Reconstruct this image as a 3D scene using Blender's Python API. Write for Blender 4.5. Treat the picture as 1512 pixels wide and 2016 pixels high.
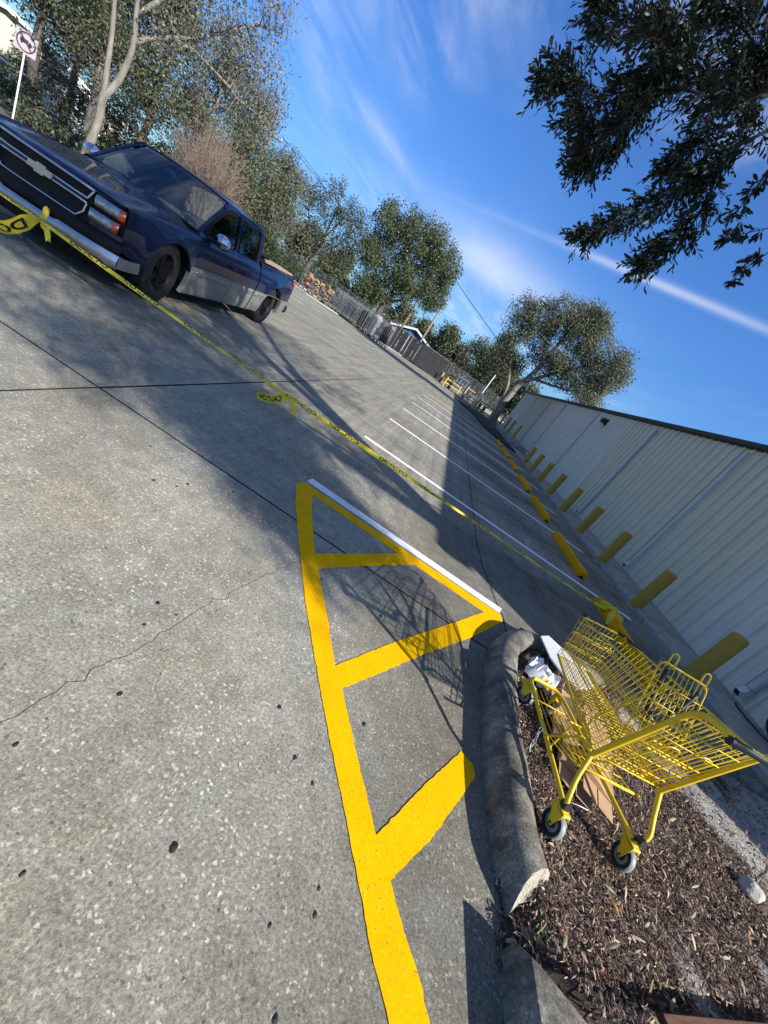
import bpy, bmesh, math, random
import numpy as np
from mathutils import Vector, Matrix, noise
from mathutils.geometry import tessellate_polygon

for o in list(bpy.data.objects):
    bpy.data.objects.remove(o)
SC = bpy.context.scene
COL = SC.collection
rnd = random.Random(7)
nrs = np.random.RandomState(11)

# ---------------------------------------------------------------- camera
F_PX, CX, CY = 785.08, 756.0, 1008.0          # solved on the 1512 x 2016 photograph
ROLL, PITCH, YAW = math.radians(35.20), math.radians(21.035), math.radians(2.549)
EYE = Vector((0, 0, 1.5))
fw = Vector((math.sin(YAW) * math.cos(PITCH), math.cos(YAW) * math.cos(PITCH), -math.sin(PITCH)))
rt = Vector((math.cos(YAW), -math.sin(YAW), 0))
up = rt.cross(fw)
r2 = math.cos(ROLL) * rt + math.sin(ROLL) * up
u2 = -math.sin(ROLL) * rt + math.cos(ROLL) * up
cam_d = bpy.data.cameras.new('camera')
cam = bpy.data.objects.new('camera', cam_d)
COL.objects.link(cam)
m = Matrix.Identity(4)
for i in range(3):
    m[i][0], m[i][1], m[i][2], m[i][3] = r2[i], u2[i], -fw[i], EYE[i]
cam.matrix_world = m
cam_d.sensor_fit = 'VERTICAL'
cam_d.sensor_height = 36.0
cam_d.lens = F_PX / 2016 * 36.0
cam_d.clip_start, cam_d.clip_end = 0.05, 3000
SC.camera = cam

def in_view(p, margin=60):
    v = Vector(p) - EYE
    d = v.dot(fw)
    if d < 0.1:
        return False
    x, y = F_PX * v.dot(r2) / d + CX, -F_PX * v.dot(u2) / d + CY
    return -margin < x < 1512 + margin and -margin < y < 2016 + margin

# ---------------------------------------------------------------- sun, sky, exposure
SUN_EL, SUN_AZ = math.radians(31.3), math.radians(124.8)     # azimuth clockwise from +Y
sun_to = Vector((math.sin(SUN_AZ) * math.cos(SUN_EL), math.cos(SUN_AZ) * math.cos(SUN_EL), math.sin(SUN_EL)))
sd = bpy.data.lights.new('sun', 'SUN')
sd.energy = 5.0
sd.angle = math.radians(0.53)
sd.color = (1.0, 0.972, 0.93)
sun = bpy.data.objects.new('sun', sd)
COL.objects.link(sun)
sun.rotation_euler = sun_to.to_track_quat('Z', 'Y').to_euler()
sun.location = (20, -14, 20)

w = bpy.data.worlds.new('World')
SC.world = w
w.use_nodes = True
nt = w.node_tree
nt.nodes.clear()
def N(tree, t, **kw):
    n = tree.nodes.new(t)
    for k, v in kw.items():
        if k.startswith('i_'):
            n.inputs[k[2:]].default_value = v
        else:
            setattr(n, k, v)
    return n
def mth(tree, op, a, b=None, c=None, clamp=False):
    n = tree.nodes.new('ShaderNodeMath'); n.operation = op; n.use_clamp = clamp
    for i, v in enumerate((a, b, c)):
        if v is None: continue
        if isinstance(v, (int, float)): n.inputs[i].default_value = v
        else: tree.links.new(v, n.inputs[i])
    return n.outputs[0]
sky = N(nt, 'ShaderNodeTexSky', sky_type='NISHITA', sun_disc=False, sun_elevation=SUN_EL, sun_rotation=SUN_AZ,
        air_density=1.0, dust_density=0.4, ozone_density=1.6, altitude=0)
tc = N(nt, 'ShaderNodeTexCoord')
sx = N(nt, 'ShaderNodeSeparateXYZ')
nt.links.new(tc.outputs['Generated'], sx.inputs[0])
zc = mth(nt, 'MAXIMUM', sx.outputs[2], 0.03)
U = mth(nt, 'DIVIDE', sx.outputs[0], zc)
V = mth(nt, 'DIVIDE', sx.outputs[1], zc)
cmb = N(nt, 'ShaderNodeCombineXYZ')
nt.links.new(U, cmb.inputs[0]); nt.links.new(V, cmb.inputs[1])
FILL_CLOUD_OFF = (7.0, 0.69, 0)  # noise offset that keeps the added fill cloud mostly out of view
def cirrus(rot, sc, loc, scale, lo, hi, rough=0.6, dist=1.5):
    mp = N(nt, 'ShaderNodeMapping', vector_type='POINT')
    mp.inputs['Rotation'].default_value = (0, 0, rot); mp.inputs['Scale'].default_value = sc; mp.inputs['Location'].default_value = loc
    nt.links.new(cmb.outputs[0], mp.inputs[0])
    t = N(nt, 'ShaderNodeTexNoise', i_Scale=scale, i_Detail=9.0, i_Roughness=rough, i_Distortion=dist)
    nt.links.new(mp.outputs[0], t.inputs['Vector'])
    r = N(nt, 'ShaderNodeMapRange', i_1=lo, i_2=hi) if False else N(nt, 'ShaderNodeMapRange')
    r.inputs[1].default_value = lo; r.inputs[2].default_value = hi; r.inputs[3].default_value = 0; r.inputs[4].default_value = 1
    r.interpolation_type = 'SMOOTHSTEP'
    nt.links.new(t.outputs[0], r.inputs[0])
    return r.outputs[0]
def blob(u, v, ru, rv, ang=0.0):
    a = mth(nt, 'SUBTRACT', U, u); b = mth(nt, 'SUBTRACT', V, v)
    ca, sa = math.cos(ang), math.sin(ang)
    p = mth(nt, 'ADD', mth(nt, 'MULTIPLY', a, ca / ru), mth(nt, 'MULTIPLY', b, sa / ru))
    q = mth(nt, 'ADD', mth(nt, 'MULTIPLY', a, -sa / rv), mth(nt, 'MULTIPLY', b, ca / rv))
    s = mth(nt, 'ADD', mth(nt, 'MULTIPLY', p, p), mth(nt, 'MULTIPLY', q, q))
    return mth(nt, 'POWER', 2.718, mth(nt, 'MULTIPLY', s, -1.0))
streaks = cirrus(0.35, (2.2, 0.6, 1), (3.1, 1.7, 0), 0.9, 0.40, 0.78, 0.60, 1.2)
feather = cirrus(-0.55, (2.2, 0.7, 1), (7.3, 2.2, 0), 1.2, 0.34, 0.74, 0.50, 0.9)
soft = cirrus(0.1, (1.0, 0.7, 1), (0.4, 5.2, 0), 0.8, 0.30, 0.75, 0.45, 0.4)
fill_cloud = cirrus(0.0, (0.45, 0.30, 1), FILL_CLOUD_OFF, 1.0, 0.42, 0.58, 0.5, 0.3)
hf = N(nt, 'ShaderNodeMapRange', interpolation_type='SMOOTHSTEP')      # overhead cirrus, added to whiten shade light; faded low to keep view clear
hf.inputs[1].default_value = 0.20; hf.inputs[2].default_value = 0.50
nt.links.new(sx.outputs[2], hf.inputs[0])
fill_cloud = mth(nt, 'MULTIPLY', fill_cloud, hf.outputs[0])
parts = [mth(nt, 'MULTIPLY', blob(-1.78, 3.05, 0.11, 0.85, 0.32), mth(nt, 'MULTIPLY_ADD', feather, 0.26, 0.04)),
         mth(nt, 'MULTIPLY', blob(-1.45, 3.45, 0.20, 0.45, -0.45), mth(nt, 'MULTIPLY_ADD', feather, 0.30, 0.03)),
         mth(nt, 'MULTIPLY', blob(-1.7, 5.0, 0.9, 1.1, -0.6), mth(nt, 'MULTIPLY_ADD', feather, 0.13, 0.02)),
         mth(nt, 'MULTIPLY', blob(-0.22, 4.6, 0.70, 0.85, 0.0), mth(nt, 'MULTIPLY_ADD', soft, 0.22, 0.26)),
         mth(nt, 'MULTIPLY', blob(0.55, 2.81, 1.05, 0.06, -0.548), mth(nt, 'MULTIPLY_ADD', soft, 0.26, 0.10)),
         mth(nt, 'MULTIPLY', blob(-0.3, 9.0, 2.6, 3.4, 0.0), mth(nt, 'MULTIPLY_ADD', streaks, 0.3, 0.08)),
         mth(nt, 'MULTIPLY', mth(nt, 'MULTIPLY', streaks, fill_cloud), 0.9)]
cl = parts[0]
for q in parts[1:]:
    cl = mth(nt, 'ADD', cl, q)
cl = mth(nt, 'MINIMUM', cl, 0.88)
hs = N(nt, 'ShaderNodeMix', data_type='RGBA', blend_type='MULTIPLY')
hs.inputs[0].default_value = 1.0
nt.links.new(sky.outputs[0], hs.inputs[6])
hz = N(nt, 'ShaderNodeMapRange', interpolation_type='SMOOTHSTEP')
hz.inputs[1].default_value = -0.02; hz.inputs[2].default_value = 0.42
nt.links.new(sx.outputs[2], hz.inputs[0])
tn = N(nt, 'ShaderNodeMix', data_type='RGBA')
nt.links.new(hz.outputs[0], tn.inputs[0])
tn.inputs[6].default_value = (0.36, 0.63, 1.02, 1); tn.inputs[7].default_value = (0.43, 0.81, 1.37, 1)
nt.links.new(tn.outputs[2], hs.inputs[7])
mixc = N(nt, 'ShaderNodeMix', data_type='RGBA')
nt.links.new(cl, mixc.inputs[0]); nt.links.new(hs.outputs[2], mixc.inputs[6])
mixc.inputs[7].default_value = (8.4, 8.5, 8.7, 1)
bgn = N(nt, 'ShaderNodeBackground', i_Strength=0.083)
nt.links.new(mixc.outputs[2], bgn.inputs[0])
wo = N(nt, 'ShaderNodeOutputWorld')
nt.links.new(bgn.outputs[0], wo.inputs[0])

SC.view_settings.view_transform = 'Standard'
SC.view_settings.look = 'None'
SC.view_settings.exposure = 0.80
SC.view_settings.gamma = 1.0
SC.view_settings.use_curve_mapping = False
SC.cycles.max_bounces = 8
SC.cycles.transparent_max_bounces = 16

# ---------------------------------------------------------------- materials
MATS = {}
def mat(name, color=(.5, .5, .5), rough=0.6, metal=0.0, spec=0.5, noise_amt=0.0, noise_scale=8.0, color2=None, bump=0.0, bump_scale=40.0,
        island=0.0, coat=0.0, transl=0.0, alpha=1.0, stretch=None):
    m = bpy.data.materials.new(name); m.use_nodes = True
    t = m.node_tree; b = t.nodes['Principled BSDF']
    b.inputs['Base Color'].default_value = (*color, 1); b.inputs['Roughness'].default_value = rough
    b.inputs['Metallic'].default_value = metal; b.inputs['Specular IOR Level'].default_value = spec
    b.inputs['Coat Weight'].default_value = coat; b.inputs['Coat Roughness'].default_value = 0.04
    b.inputs['Alpha'].default_value = alpha
    co = N(t, 'ShaderNodeTexCoord')
    vec = co.outputs['Object']
    if stretch:
        mp = N(t, 'ShaderNodeMapping'); mp.inputs['Scale'].default_value = stretch
        t.links.new(vec, mp.inputs[0]); vec = mp.outputs[0]
    cur = None
    if noise_amt or color2:
        n = N(t, 'ShaderNodeTexNoise', i_Scale=noise_scale, i_Detail=8.0, i_Roughness=0.65)
        t.links.new(vec, n.inputs['Vector'])
        r = N(t, 'ShaderNodeValToRGB')
        c2 = color2 if color2 else tuple(c * (1 - noise_amt) for c in color)
        r.color_ramp.elements[0].position = 0.32; r.color_ramp.elements[1].position = 0.68
        r.color_ramp.elements[0].color = (*c2, 1); r.color_ramp.elements[1].color = (*color, 1)
        t.links.new(n.outputs[0], r.inputs[0]); cur = r.outputs[0]
        rr = N(t, 'ShaderNodeMapRange'); rr.inputs[3].default_value = max(0.02, rough - 0.08); rr.inputs[4].default_value = min(1, rough + 0.12)
        t.links.new(n.outputs[0], rr.inputs[0]); t.links.new(rr.outputs[0], b.inputs['Roughness'])
    if island:
        g = N(t, 'ShaderNodeNewGeometry')
        h = N(t, 'ShaderNodeHueSaturation')
        v = N(t, 'ShaderNodeMapRange'); v.inputs[3].default_value = 1 - island; v.inputs[4].default_value = 1 + island
        t.links.new(g.outputs['Random Per Island'], v.inputs[0]); t.links.new(v.outputs[0], h.inputs['Value'])
        hu = N(t, 'ShaderNodeMapRange'); hu.inputs[3].default_value = 0.5 - island * 0.05; hu.inputs[4].default_value = 0.5 + island * 0.05
        mm = mth(t, 'FRACT', mth(t, 'MULTIPLY', g.outputs['Random Per Island'], 37.3))
        t.links.new(mm, hu.inputs[0]); t.links.new(hu.outputs[0], h.inputs['Hue'])
        if cur is not None: t.links.new(cur, h.inputs['Color'])
        else: h.inputs['Color'].default_value = (*color, 1)
        cur = h.outputs[0]
    if cur is not None:
        t.links.new(cur, b.inputs['Base Color'])
    if bump:
        n2 = N(t, 'ShaderNodeTexNoise', i_Scale=bump_scale, i_Detail=6.0)
        t.links.new(vec, n2.inputs['Vector'])
        bm_ = N(t, 'ShaderNodeBump', i_Strength=bump, i_Distance=0.02)
        t.links.new(n2.outputs[0], bm_.inputs['Height']); t.links.new(bm_.outputs[0], b.inputs['Normal'])
    if transl:
        tr = N(t, 'ShaderNodeBsdfTranslucent')
        if cur is not None: t.links.new(cur, tr.inputs[0])
        else: tr.inputs[0].default_value = (*color, 1)
        mx = N(t, 'ShaderNodeMixShader', i_Fac=transl)
        out = t.nodes['Material Output']
        t.links.new(b.outputs[0], mx.inputs[1]); t.links.new(tr.outputs[0], mx.inputs[2]); t.links.new(mx.outputs[0], out.inputs[0])
    MATS[name] = m
    return m

# ---------------------------------------------------------------- mesh helpers
class MB:
    def __init__(s): s.v = []; s.f = []; s.mi = []; s.cur = 0
    def add(s, vs, fs):
        o = len(s.v); s.v += [tuple(x) for x in vs]
        s.f += [tuple(i + o for i in f) for f in fs]; s.mi += [s.cur] * len(fs)
        return s
    def box(s, lo, hi, rot=None, c=None):
        x0, y0, z0 = lo; x1, y1, z1 = hi
        vs = [(x0, y0, z0), (x1, y0, z0), (x1, y1, z0), (x0, y1, z0), (x0, y0, z1), (x1, y0, z1), (x1, y1, z1), (x0, y1, z1)]
        if rot is not None:
            c = Vector(c) if c is not None else Vector(((x0 + x1) / 2, (y0 + y1) / 2, (z0 + z1) / 2))
            vs = [tuple(rot @ (Vector(p) - c) + c) for p in vs]
        return s.add(vs, [(0, 3, 2, 1), (4, 5, 6, 7), (0, 1, 5, 4), (1, 2, 6, 5), (2, 3, 7, 6), (3, 0, 4, 7)])
    def bbox(s, lo, hi, b=0.01):
        "box with chamfered edges"
        x0, y0, z0 = lo; x1, y1, z1 = hi
        b = min(b, (x1 - x0) * .45, (y1 - y0) * .45, (z1 - z0) * .45)
        vs = []
        for z, i in ((z0, b), (z0 + b, 0), (z1 - b, 0), (z1, b)):
            X0, X1, Y0, Y1 = x0 + i, x1 - i, y0 + i, y1 - i
            c = b if i == 0 else b * .6
            vs += [(X0 + c, Y0, z), (X1 - c, Y0, z), (X1, Y0 + c, z), (X1, Y1 - c, z), (X1 - c, Y1, z), (X0 + c, Y1, z), (X0, Y1 - c, z), (X0, Y0 + c, z)]
        fs = [tuple(range(7, -1, -1)), tuple(range(24, 32))]
        for k in range(3):
            for j in range(8):
                fs.append((k * 8 + j, k * 8 + (j + 1) % 8, k * 8 + 8 + (j + 1) % 8, k * 8 + 8 + j))
        return s.add(vs, fs)
    def tube(s, pts, r, n=6, closed=False, cap=True):
        P = [Vector(p) for p in pts]; k = len(P)
        R = r if isinstance(r, (list, tuple)) else [r] * k
        T = []
        for i in range(k):
            if closed: t = P[(i + 1) % k] - P[i - 1]
            else: t = P[min(i + 1, k - 1)] - P[max(i - 1, 0)]
            T.append(t.normalized() if t.length > 1e-9 else Vector((0, 0, 1)))
        a = Vector((0, 0, 1)) if abs(T[0].z) < 0.9 else Vector((1, 0, 0))
        nv = (a - T[0] * a.dot(T[0])).normalized()
        vs = []
        for i in range(k):
            nv = (nv - T[i] * nv.dot(T[i]))
            nv = nv.normalized() if nv.length > 1e-6 else T[i].orthogonal().normalized()
            bv = T[i].cross(nv)
            for j in range(n):
                an = 2 * math.pi * j / n
                vs.append(P[i] + (nv * math.cos(an) + bv * math.sin(an)) * R[i])
        fs = []
        for i in range(k if closed else k - 1):
            i2 = (i + 1) % k
            for j in range(n):
                fs.append((i * n + j, i * n + (j + 1) % n, i2 * n + (j + 1) % n, i2 * n + j))
        if cap and not closed:
            fs.append(tuple(range(n - 1, -1, -1))); fs.append(tuple((k - 1) * n + j for j in range(n)))
        return s.add(vs, fs)
    def lathe(s, prof, n=24, M=None, closed=False):
        "profile [(r, h)] about local z"
        vs = []; k = len(prof)
        for r, h in prof:
            for j in range(n):
                an = 2 * math.pi * j / n
                p = Vector((r * math.cos(an), r * math.sin(an), h))
                vs.append(M @ p if M is not None else p)
        fs = []
        for i in range(k if closed else k - 1):
            i2 = (i + 1) % k
            for j in range(n):
                fs.append((i * n + j, i * n + (j + 1) % n, i2 * n + (j + 1) % n, i2 * n + j))
        if not closed:
            fs.append(tuple(range(n - 1, -1, -1))); fs.append(tuple((k - 1) * n + j for j in range(n)))
        return s.add(vs, fs)
    def grid(s, rows):
        "list of rows of points"
        n = len(rows[0]); vs = [p for r in rows for p in r]; fs = []
        for i in range(len(rows) - 1):
            for j in range(n - 1):
                fs.append((i * n + j, i * n + j + 1, (i + 1) * n + j + 1, (i + 1) * n + j))
        return s.add(vs, fs)
    def prism(s, poly, z0, z1, axis='z'):
        n = len(poly)
        tri = tessellate_polygon([[Vector((a, b, 0)) for a, b in poly]])
        def P(a, b, h):
            return (a, b, h) if axis == 'z' else ((a, h, b) if axis == 'y' else (h, a, b))
        vs = [P(a, b, z0) for a, b in poly] + [P(a, b, z1) for a, b in poly]
        fs = [tuple(t) for t in tri] + [tuple(n + i for i in reversed(t)) for t in tri]
        fs += [(i, (i + 1) % n, n + (i + 1) % n, n + i) for i in range(n)]
        return s.add(vs, fs)
    def mesh(s, name, mats, smooth=False, angle=None, recalc=True):
        me = bpy.data.meshes.new(name)
        me.from_pydata(s.v, [], s.f)
        for mm in (mats if isinstance(mats, (list, tuple)) else [mats]):
            me.materials.append(MATS[mm] if isinstance(mm, str) else mm)
        if any(s.mi): me.polygons.foreach_set('material_index', s.mi)
        if recalc:
            b = bmesh.new(); b.from_mesh(me); bmesh.ops.recalc_face_normals(b, faces=b.faces); b.to_mesh(me); b.free()
        if smooth:
            me.polygons.foreach_set('use_smooth', [True] * len(me.polygons))
            if angle: me.set_sharp_from_angle(angle=math.radians(angle))
        me.update()
        return me
    def build(s, name, mats, parent=None, smooth=False, angle=None, recalc=True):
        return link(name, s.mesh(name, mats, smooth, angle, recalc), parent)

def link(name, me, parent=None, loc=None):
    o = bpy.data.objects.new(name, me); COL.objects.link(o)
    if parent is not None: o.parent = parent
    if loc is not None: o.location = loc
    return o
def tag(o, label=None, cat=None, group=None, kind=None):
    if label: o['label'] = label
    if cat: o['category'] = cat
    if group: o['group'] = group
    if kind: o['kind'] = kind
    return o
def empty(name, loc=(0, 0, 0), rz=0.0):
    o = bpy.data.objects.new(name, None); COL.objects.link(o); o.location = loc; o.rotation_euler = (0, 0, rz); o.empty_display_size = 0.1
    return o
def copy_tree(o, parent=None):
    c = o.copy(); COL.objects.link(c); c.parent = parent
    for ch in [q for q in bpy.data.objects if q.parent == o]:
        copy_tree(ch, c)
    return c
def fast_mesh(name, verts, faces, mats, mi=None, smooth=False):
    "verts (n,3), faces (m,k) numpy -> mesh"
    me = bpy.data.meshes.new(name)
    n, k = faces.shape
    me.vertices.add(len(verts)); me.vertices.foreach_set('co', verts.astype(np.float32).ravel())
    me.loops.add(n * k); me.loops.foreach_set('vertex_index', faces.astype(np.int32).ravel())
    me.polygons.add(n); me.polygons.foreach_set('loop_start', np.arange(0, n * k, k, dtype=np.int32))
    try: me.polygons.foreach_set('loop_total', np.full(n, k, dtype=np.int32))
    except Exception: pass
    for mm in (mats if isinstance(mats, (list, tuple)) else [mats]): me.materials.append(MATS[mm])
    if mi is not None: me.polygons.foreach_set('material_index', mi.astype(np.int32))
    if smooth: me.polygons.foreach_set('use_smooth', np.ones(n, dtype=bool))
    me.update(calc_edges=True)
    return me
def rand_rot(n, rs):
    q = rs.normal(size=(n, 4)); q /= np.linalg.norm(q, axis=1)[:, None]
    a, b, c, d = q.T
    return np.stack([np.stack([1 - 2 * (c * c + d * d), 2 * (b * c - a * d), 2 * (b * d + a * c)], 1),
                     np.stack([2 * (b * c + a * d), 1 - 2 * (b * b + d * d), 2 * (c * d - a * b)], 1),
                     np.stack([2 * (b * d - a * c), 2 * (c * d + a * b), 1 - 2 * (b * b + c * c)], 1)], 1)
_txt = {}
def text2d(s, size=1.0):
    "flat filled outline of a word: (verts2d, tris), baseline at 0"
    if s not in _txt:
        cu = bpy.data.curves.new('t', 'FONT'); cu.body = s; cu.size = 1.0; cu.resolution_u = 3; cu.offset = 0.034
        ob = bpy.data.objects.new('t', cu); COL.objects.link(ob)
        dg = bpy.context.evaluated_depsgraph_get()
        me = ob.evaluated_get(dg).to_mesh()
        vs = [(v.co.x, v.co.y) for v in me.vertices]; fs = [tuple(p.vertices) for p in me.polygons]
        ob.evaluated_get(dg).to_mesh_clear()
        bpy.data.objects.remove(ob); bpy.data.curves.remove(cu)
        _txt[s] = (vs, fs)
    vs, fs = _txt[s]
    return [(x * size, y * size) for x, y in vs], fs
def smoothpath(pts, k=6):
    "Catmull-Rom through points"
    P = [Vector(p) for p in pts]
    P = [P[0] * 2 - P[1]] + P + [P[-1] * 2 - P[-2]]
    out = []
    for i in range(1, len(P) - 2):
        for j in range(k):
            t = j / k
            a, b, c, d = P[i - 1], P[i], P[i + 1], P[i + 2]
            out.append(0.5 * ((2 * b) + (c - a) * t + (2 * a - 5 * b + 4 * c - d) * t * t + (3 * b - a - 3 * c + d) * t ** 3))
    out.append(P[-2])
    return out
def fillet(pts, r, k=5, closed=False):
    "polyline with rounded corners"
    P = [Vector(p) for p in pts]; n = len(P); out = []
    for i in range(n):
        if not closed and i in (0, n - 1):
            out.append(P[i]); continue
        a, b, c = P[i - 1], P[i], P[(i + 1) % n]
        d1, d2 = (a - b), (c - b)
        rr = min(r, d1.length * .48, d2.length * .48)
        p, q = b + d1.normalized() * rr, b + d2.normalized() * rr
        for j in range(k + 1):
            t = j / k
            out.append((1 - t) ** 2 * p + 2 * t * (1 - t) * b + t * t * q)
    return out
def rebase(root, loc):
    "move an unrotated root Empty to its thing's base, keeping world-built children in place"
    loc = Vector(loc); root.location = loc
    for c in bpy.data.objects:
        if c.parent == root: c.location = c.location - loc

# ---------------------------------------------------------------- setting materials
def concrete_mat(name, base, stains=False, chips=1.0, streak=0.0, dirty=False):
    m = bpy.data.materials.new(name); m.use_nodes = True
    t = m.node_tree; b = t.nodes['Principled BSDF']; L = t.links.new
    co = N(t, 'ShaderNodeTexCoord'); vec = co.outputs['Object']
    sep = N(t, 'ShaderNodeSeparateXYZ'); L(vec, sep.inputs[0])
    def nz(scale, detail=6, rough=.6, st=None, dist=0.0):
        v = vec
        if st:
            mp = N(t, 'ShaderNodeMapping'); mp.inputs['Scale'].default_value = st; L(vec, mp.inputs[0]); v = mp.outputs[0]
        n = N(t, 'ShaderNodeTexNoise', i_Scale=scale, i_Detail=float(detail), i_Roughness=rough, i_Distortion=dist); L(v, n.inputs['Vector'])
        return n.outputs[0]
    def rng(v, a, b_, c, d):
        r = N(t, 'ShaderNodeMapRange'); r.inputs[1].default_value = a; r.inputs[2].default_value = b_; r.inputs[3].default_value = c; r.inputs[4].default_value = d
        r.clamp = True; L(v, r.inputs[0]); return r.outputs[0]
    val = mth(t, 'MULTIPLY', rng(nz(0.6, 8, .75), .34, .66, .66, 1.18), rng(nz(7.0, 8, .75), .3, .7, .74, 1.22))
    val = mth(t, 'MULTIPLY', val, rng(nz(85.0, 5, .9), .36, .64, .48, 1.5))
    if streak:
        s1 = rng(nz(1.0, 8, .7, (5.0, .22, 1), .3), .35, .68, 1 - streak, 1.08)
        s2 = rng(nz(1.0, 8, .75, (14.0, .5, 1), .6), .38, .7, 1 - streak * .7, 1.05)
        far = rng(sep.outputs[1], 2.2, 6.0, 0.25, 1.0)
        both = mth(t, 'MULTIPLY', s1, s2)
        val = mth(t, 'MULTIPLY', val, mth(t, 'ADD', mth(t, 'MULTIPLY', both, far), mth(t, 'SUBTRACT', 1.0, far)))
    if chips:
        wn = N(t, 'ShaderNodeTexNoise', i_Scale=60.0, i_Detail=2.0); L(vec, wn.inputs['Vector'])
        wv = N(t, 'ShaderNodeVectorMath', operation='MULTIPLY_ADD'); L(wn.outputs['Color'], wv.inputs[0]); wv.inputs[1].default_value = (.018, .018, .018); L(vec, wv.inputs[2])
        vo = N(t, 'ShaderNodeTexVoronoi', i_Scale=78.0, i_Randomness=1.0, distance='MANHATTAN'); L(wv.outputs[0], vo.inputs['Vector'])
        vd = mth(t, 'ADD', vo.outputs['Distance'], mth(t, 'MULTIPLY', nz(140, 3), .35))
        sc = N(t, 'ShaderNodeSeparateColor'); L(vo.outputs['Color'], sc.inputs[0])
        lim = rng(sc.outputs[0], .70, 1.0, .30, .95)
        chip = mth(t, 'MULTIPLY', mth(t, 'GREATER_THAN', sc.outputs[0], .70), mth(t, 'LESS_THAN', vd, lim))
        lim2 = rng(sc.outputs[1], .85, 1.0, .3, .8)
        pit = mth(t, 'MULTIPLY', mth(t, 'GREATER_THAN', sc.outputs[1], .86), mth(t, 'LESS_THAN', vd, lim2))
        patch = rng(nz(1.6, 4), .40, .60, .3, 1.0)
        v2 = N(t, 'ShaderNodeTexVoronoi', i_Scale=120.0); L(vec, v2.inputs['Vector'])
        s2_ = N(t, 'ShaderNodeSeparateColor'); L(v2.outputs['Color'], s2_.inputs[0])
        val = mth(t, 'MULTIPLY', val, rng(s2_.outputs[2], 0, 1, .82, 1.18))
        chip = mth(t, 'MULTIPLY', chip, patch)
        val = mth(t, 'ADD', val, mth(t, 'MULTIPLY', chip, 1.1 * chips))
        val = mth(t, 'MULTIPLY', val, mth(t, 'SUBTRACT', 1.0, mth(t, 'MULTIPLY', pit, .5 * chips)))
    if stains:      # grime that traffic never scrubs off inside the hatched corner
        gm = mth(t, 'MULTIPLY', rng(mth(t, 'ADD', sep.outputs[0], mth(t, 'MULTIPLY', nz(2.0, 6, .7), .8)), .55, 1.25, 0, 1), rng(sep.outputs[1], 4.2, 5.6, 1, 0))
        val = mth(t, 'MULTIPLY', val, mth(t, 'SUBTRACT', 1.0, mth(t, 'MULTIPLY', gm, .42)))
    oil = mth(t, 'MULTIPLY', rng(nz(2.3, 5, .6), .60, .70, 0, 1), rng(nz(14, 5, .8), .35, .6, .2, 1))
    val = mth(t, 'MULTIPLY', val, mth(t, 'SUBTRACT', 1.0, mth(t, 'MULTIPLY', oil, .26)))
    if stains:
        # oil drips along each stall's centre line, tyre rubber and damp dirt towards the wheel stops
        ph = mth(t, 'FRACT', mth(t, 'DIVIDE', mth(t, 'SUBTRACT', sep.outputs[1], 3.53), 2.63))
        cen = mth(t, 'ABSOLUTE', mth(t, 'SUBTRACT', ph, .5))
        lane = rng(cen, .02, .34, 1.0, 0.0)
        along = mth(t, 'MULTIPLY', rng(sep.outputs[0], .2, 2.2, 0, 1), rng(sep.outputs[0], 3.2, 4.9, 1, .55))
        blot = rng(nz(1.0, 8, .72, (.9, 2.4, 1), .8), .34, .60, 0, 1)
        st = mth(t, 'MULTIPLY', mth(t, 'MULTIPLY', lane, along), blot)
        n2 = rng(nz(1.4, 7, .7), .48, .66, 0, 1)
        st2 = mth(t, 'MULTIPLY', mth(t, 'MULTIPLY', n2, rng(sep.outputs[0], 0.6, 3.0, 0, .45)), 1.0)
        tot = mth(t, 'MINIMUM', mth(t, 'ADD', mth(t, 'MULTIPLY', st, .92), st2), .92)
        val = mth(t, 'MULTIPLY', val, mth(t, 'SUBTRACT', 1.0, mth(t, 'MULTIPLY', tot, .74)))
    if dirty:
        mp = N(t, 'ShaderNodeMapping'); mp.inputs['Scale'].default_value = (1, 1, .5); L(vec, mp.inputs[0])
        dn = N(t, 'ShaderNodeTexNoise', i_Scale=9.0, i_Detail=9.0, i_Roughness=.72); L(mp.outputs[0], dn.inputs['Vector'])
        val = mth(t, 'MULTIPLY', val, rng(dn.outputs[0], .38, .66, .30, 1.15))
    cr = N(t, 'ShaderNodeValToRGB')
    cr.color_ramp.elements[0].position = 0.0; cr.color_ramp.elements[0].color = (0.020, 0.016, 0.012, 1)
    cr.color_ramp.elements[1].position = 1.0; cr.color_ramp.elements[1].color = (base[0] * 2, base[1] * 2, base[2] * 2.05, 1)
    e = cr.color_ramp.elements.new(0.5); e.color = (*base, 1)
    L(mth(t, 'MULTIPLY', val, 0.5), cr.inputs[0])
    tint = N(t, 'ShaderNodeMix', data_type='RGBA', blend_type='MULTIPLY')
    tr = N(t, 'ShaderNodeValToRGB'); tr.color_ramp.elements[0].color = (1.0, .95, .88, 1); tr.color_ramp.elements[1].color = (.97, 1.0, 1.03, 1)
    tr.color_ramp.elements[0].position = .38; tr.color_ramp.elements[1].position = .62
    L(nz(0.9, 4), tr.inputs[0]); tint.inputs[0].default_value = 1.0
    L(cr.outputs[0], tint.inputs[6]); L(tr.outputs[0], tint.inputs[7]); L(tint.outputs[2], b.inputs['Base Color'])
    b.inputs['Roughness'].default_value = .82
    b.inputs['Specular IOR Level'].default_value = .3
    bp = N(t, 'ShaderNodeBump', i_Strength=.5, i_Distance=.006)
    hgt = mth(t, 'ADD', nz(110, 5, .7), mth(t, 'MULTIPLY', nz(18, 4), .8))
    L(hgt, bp.inputs['Height']); L(bp.outputs[0], b.inputs['Normal'])
    MATS[name] = m
concrete_mat('lot_concrete', (.325, .303, .235), stains=True, chips=1.0, streak=.34)
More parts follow.
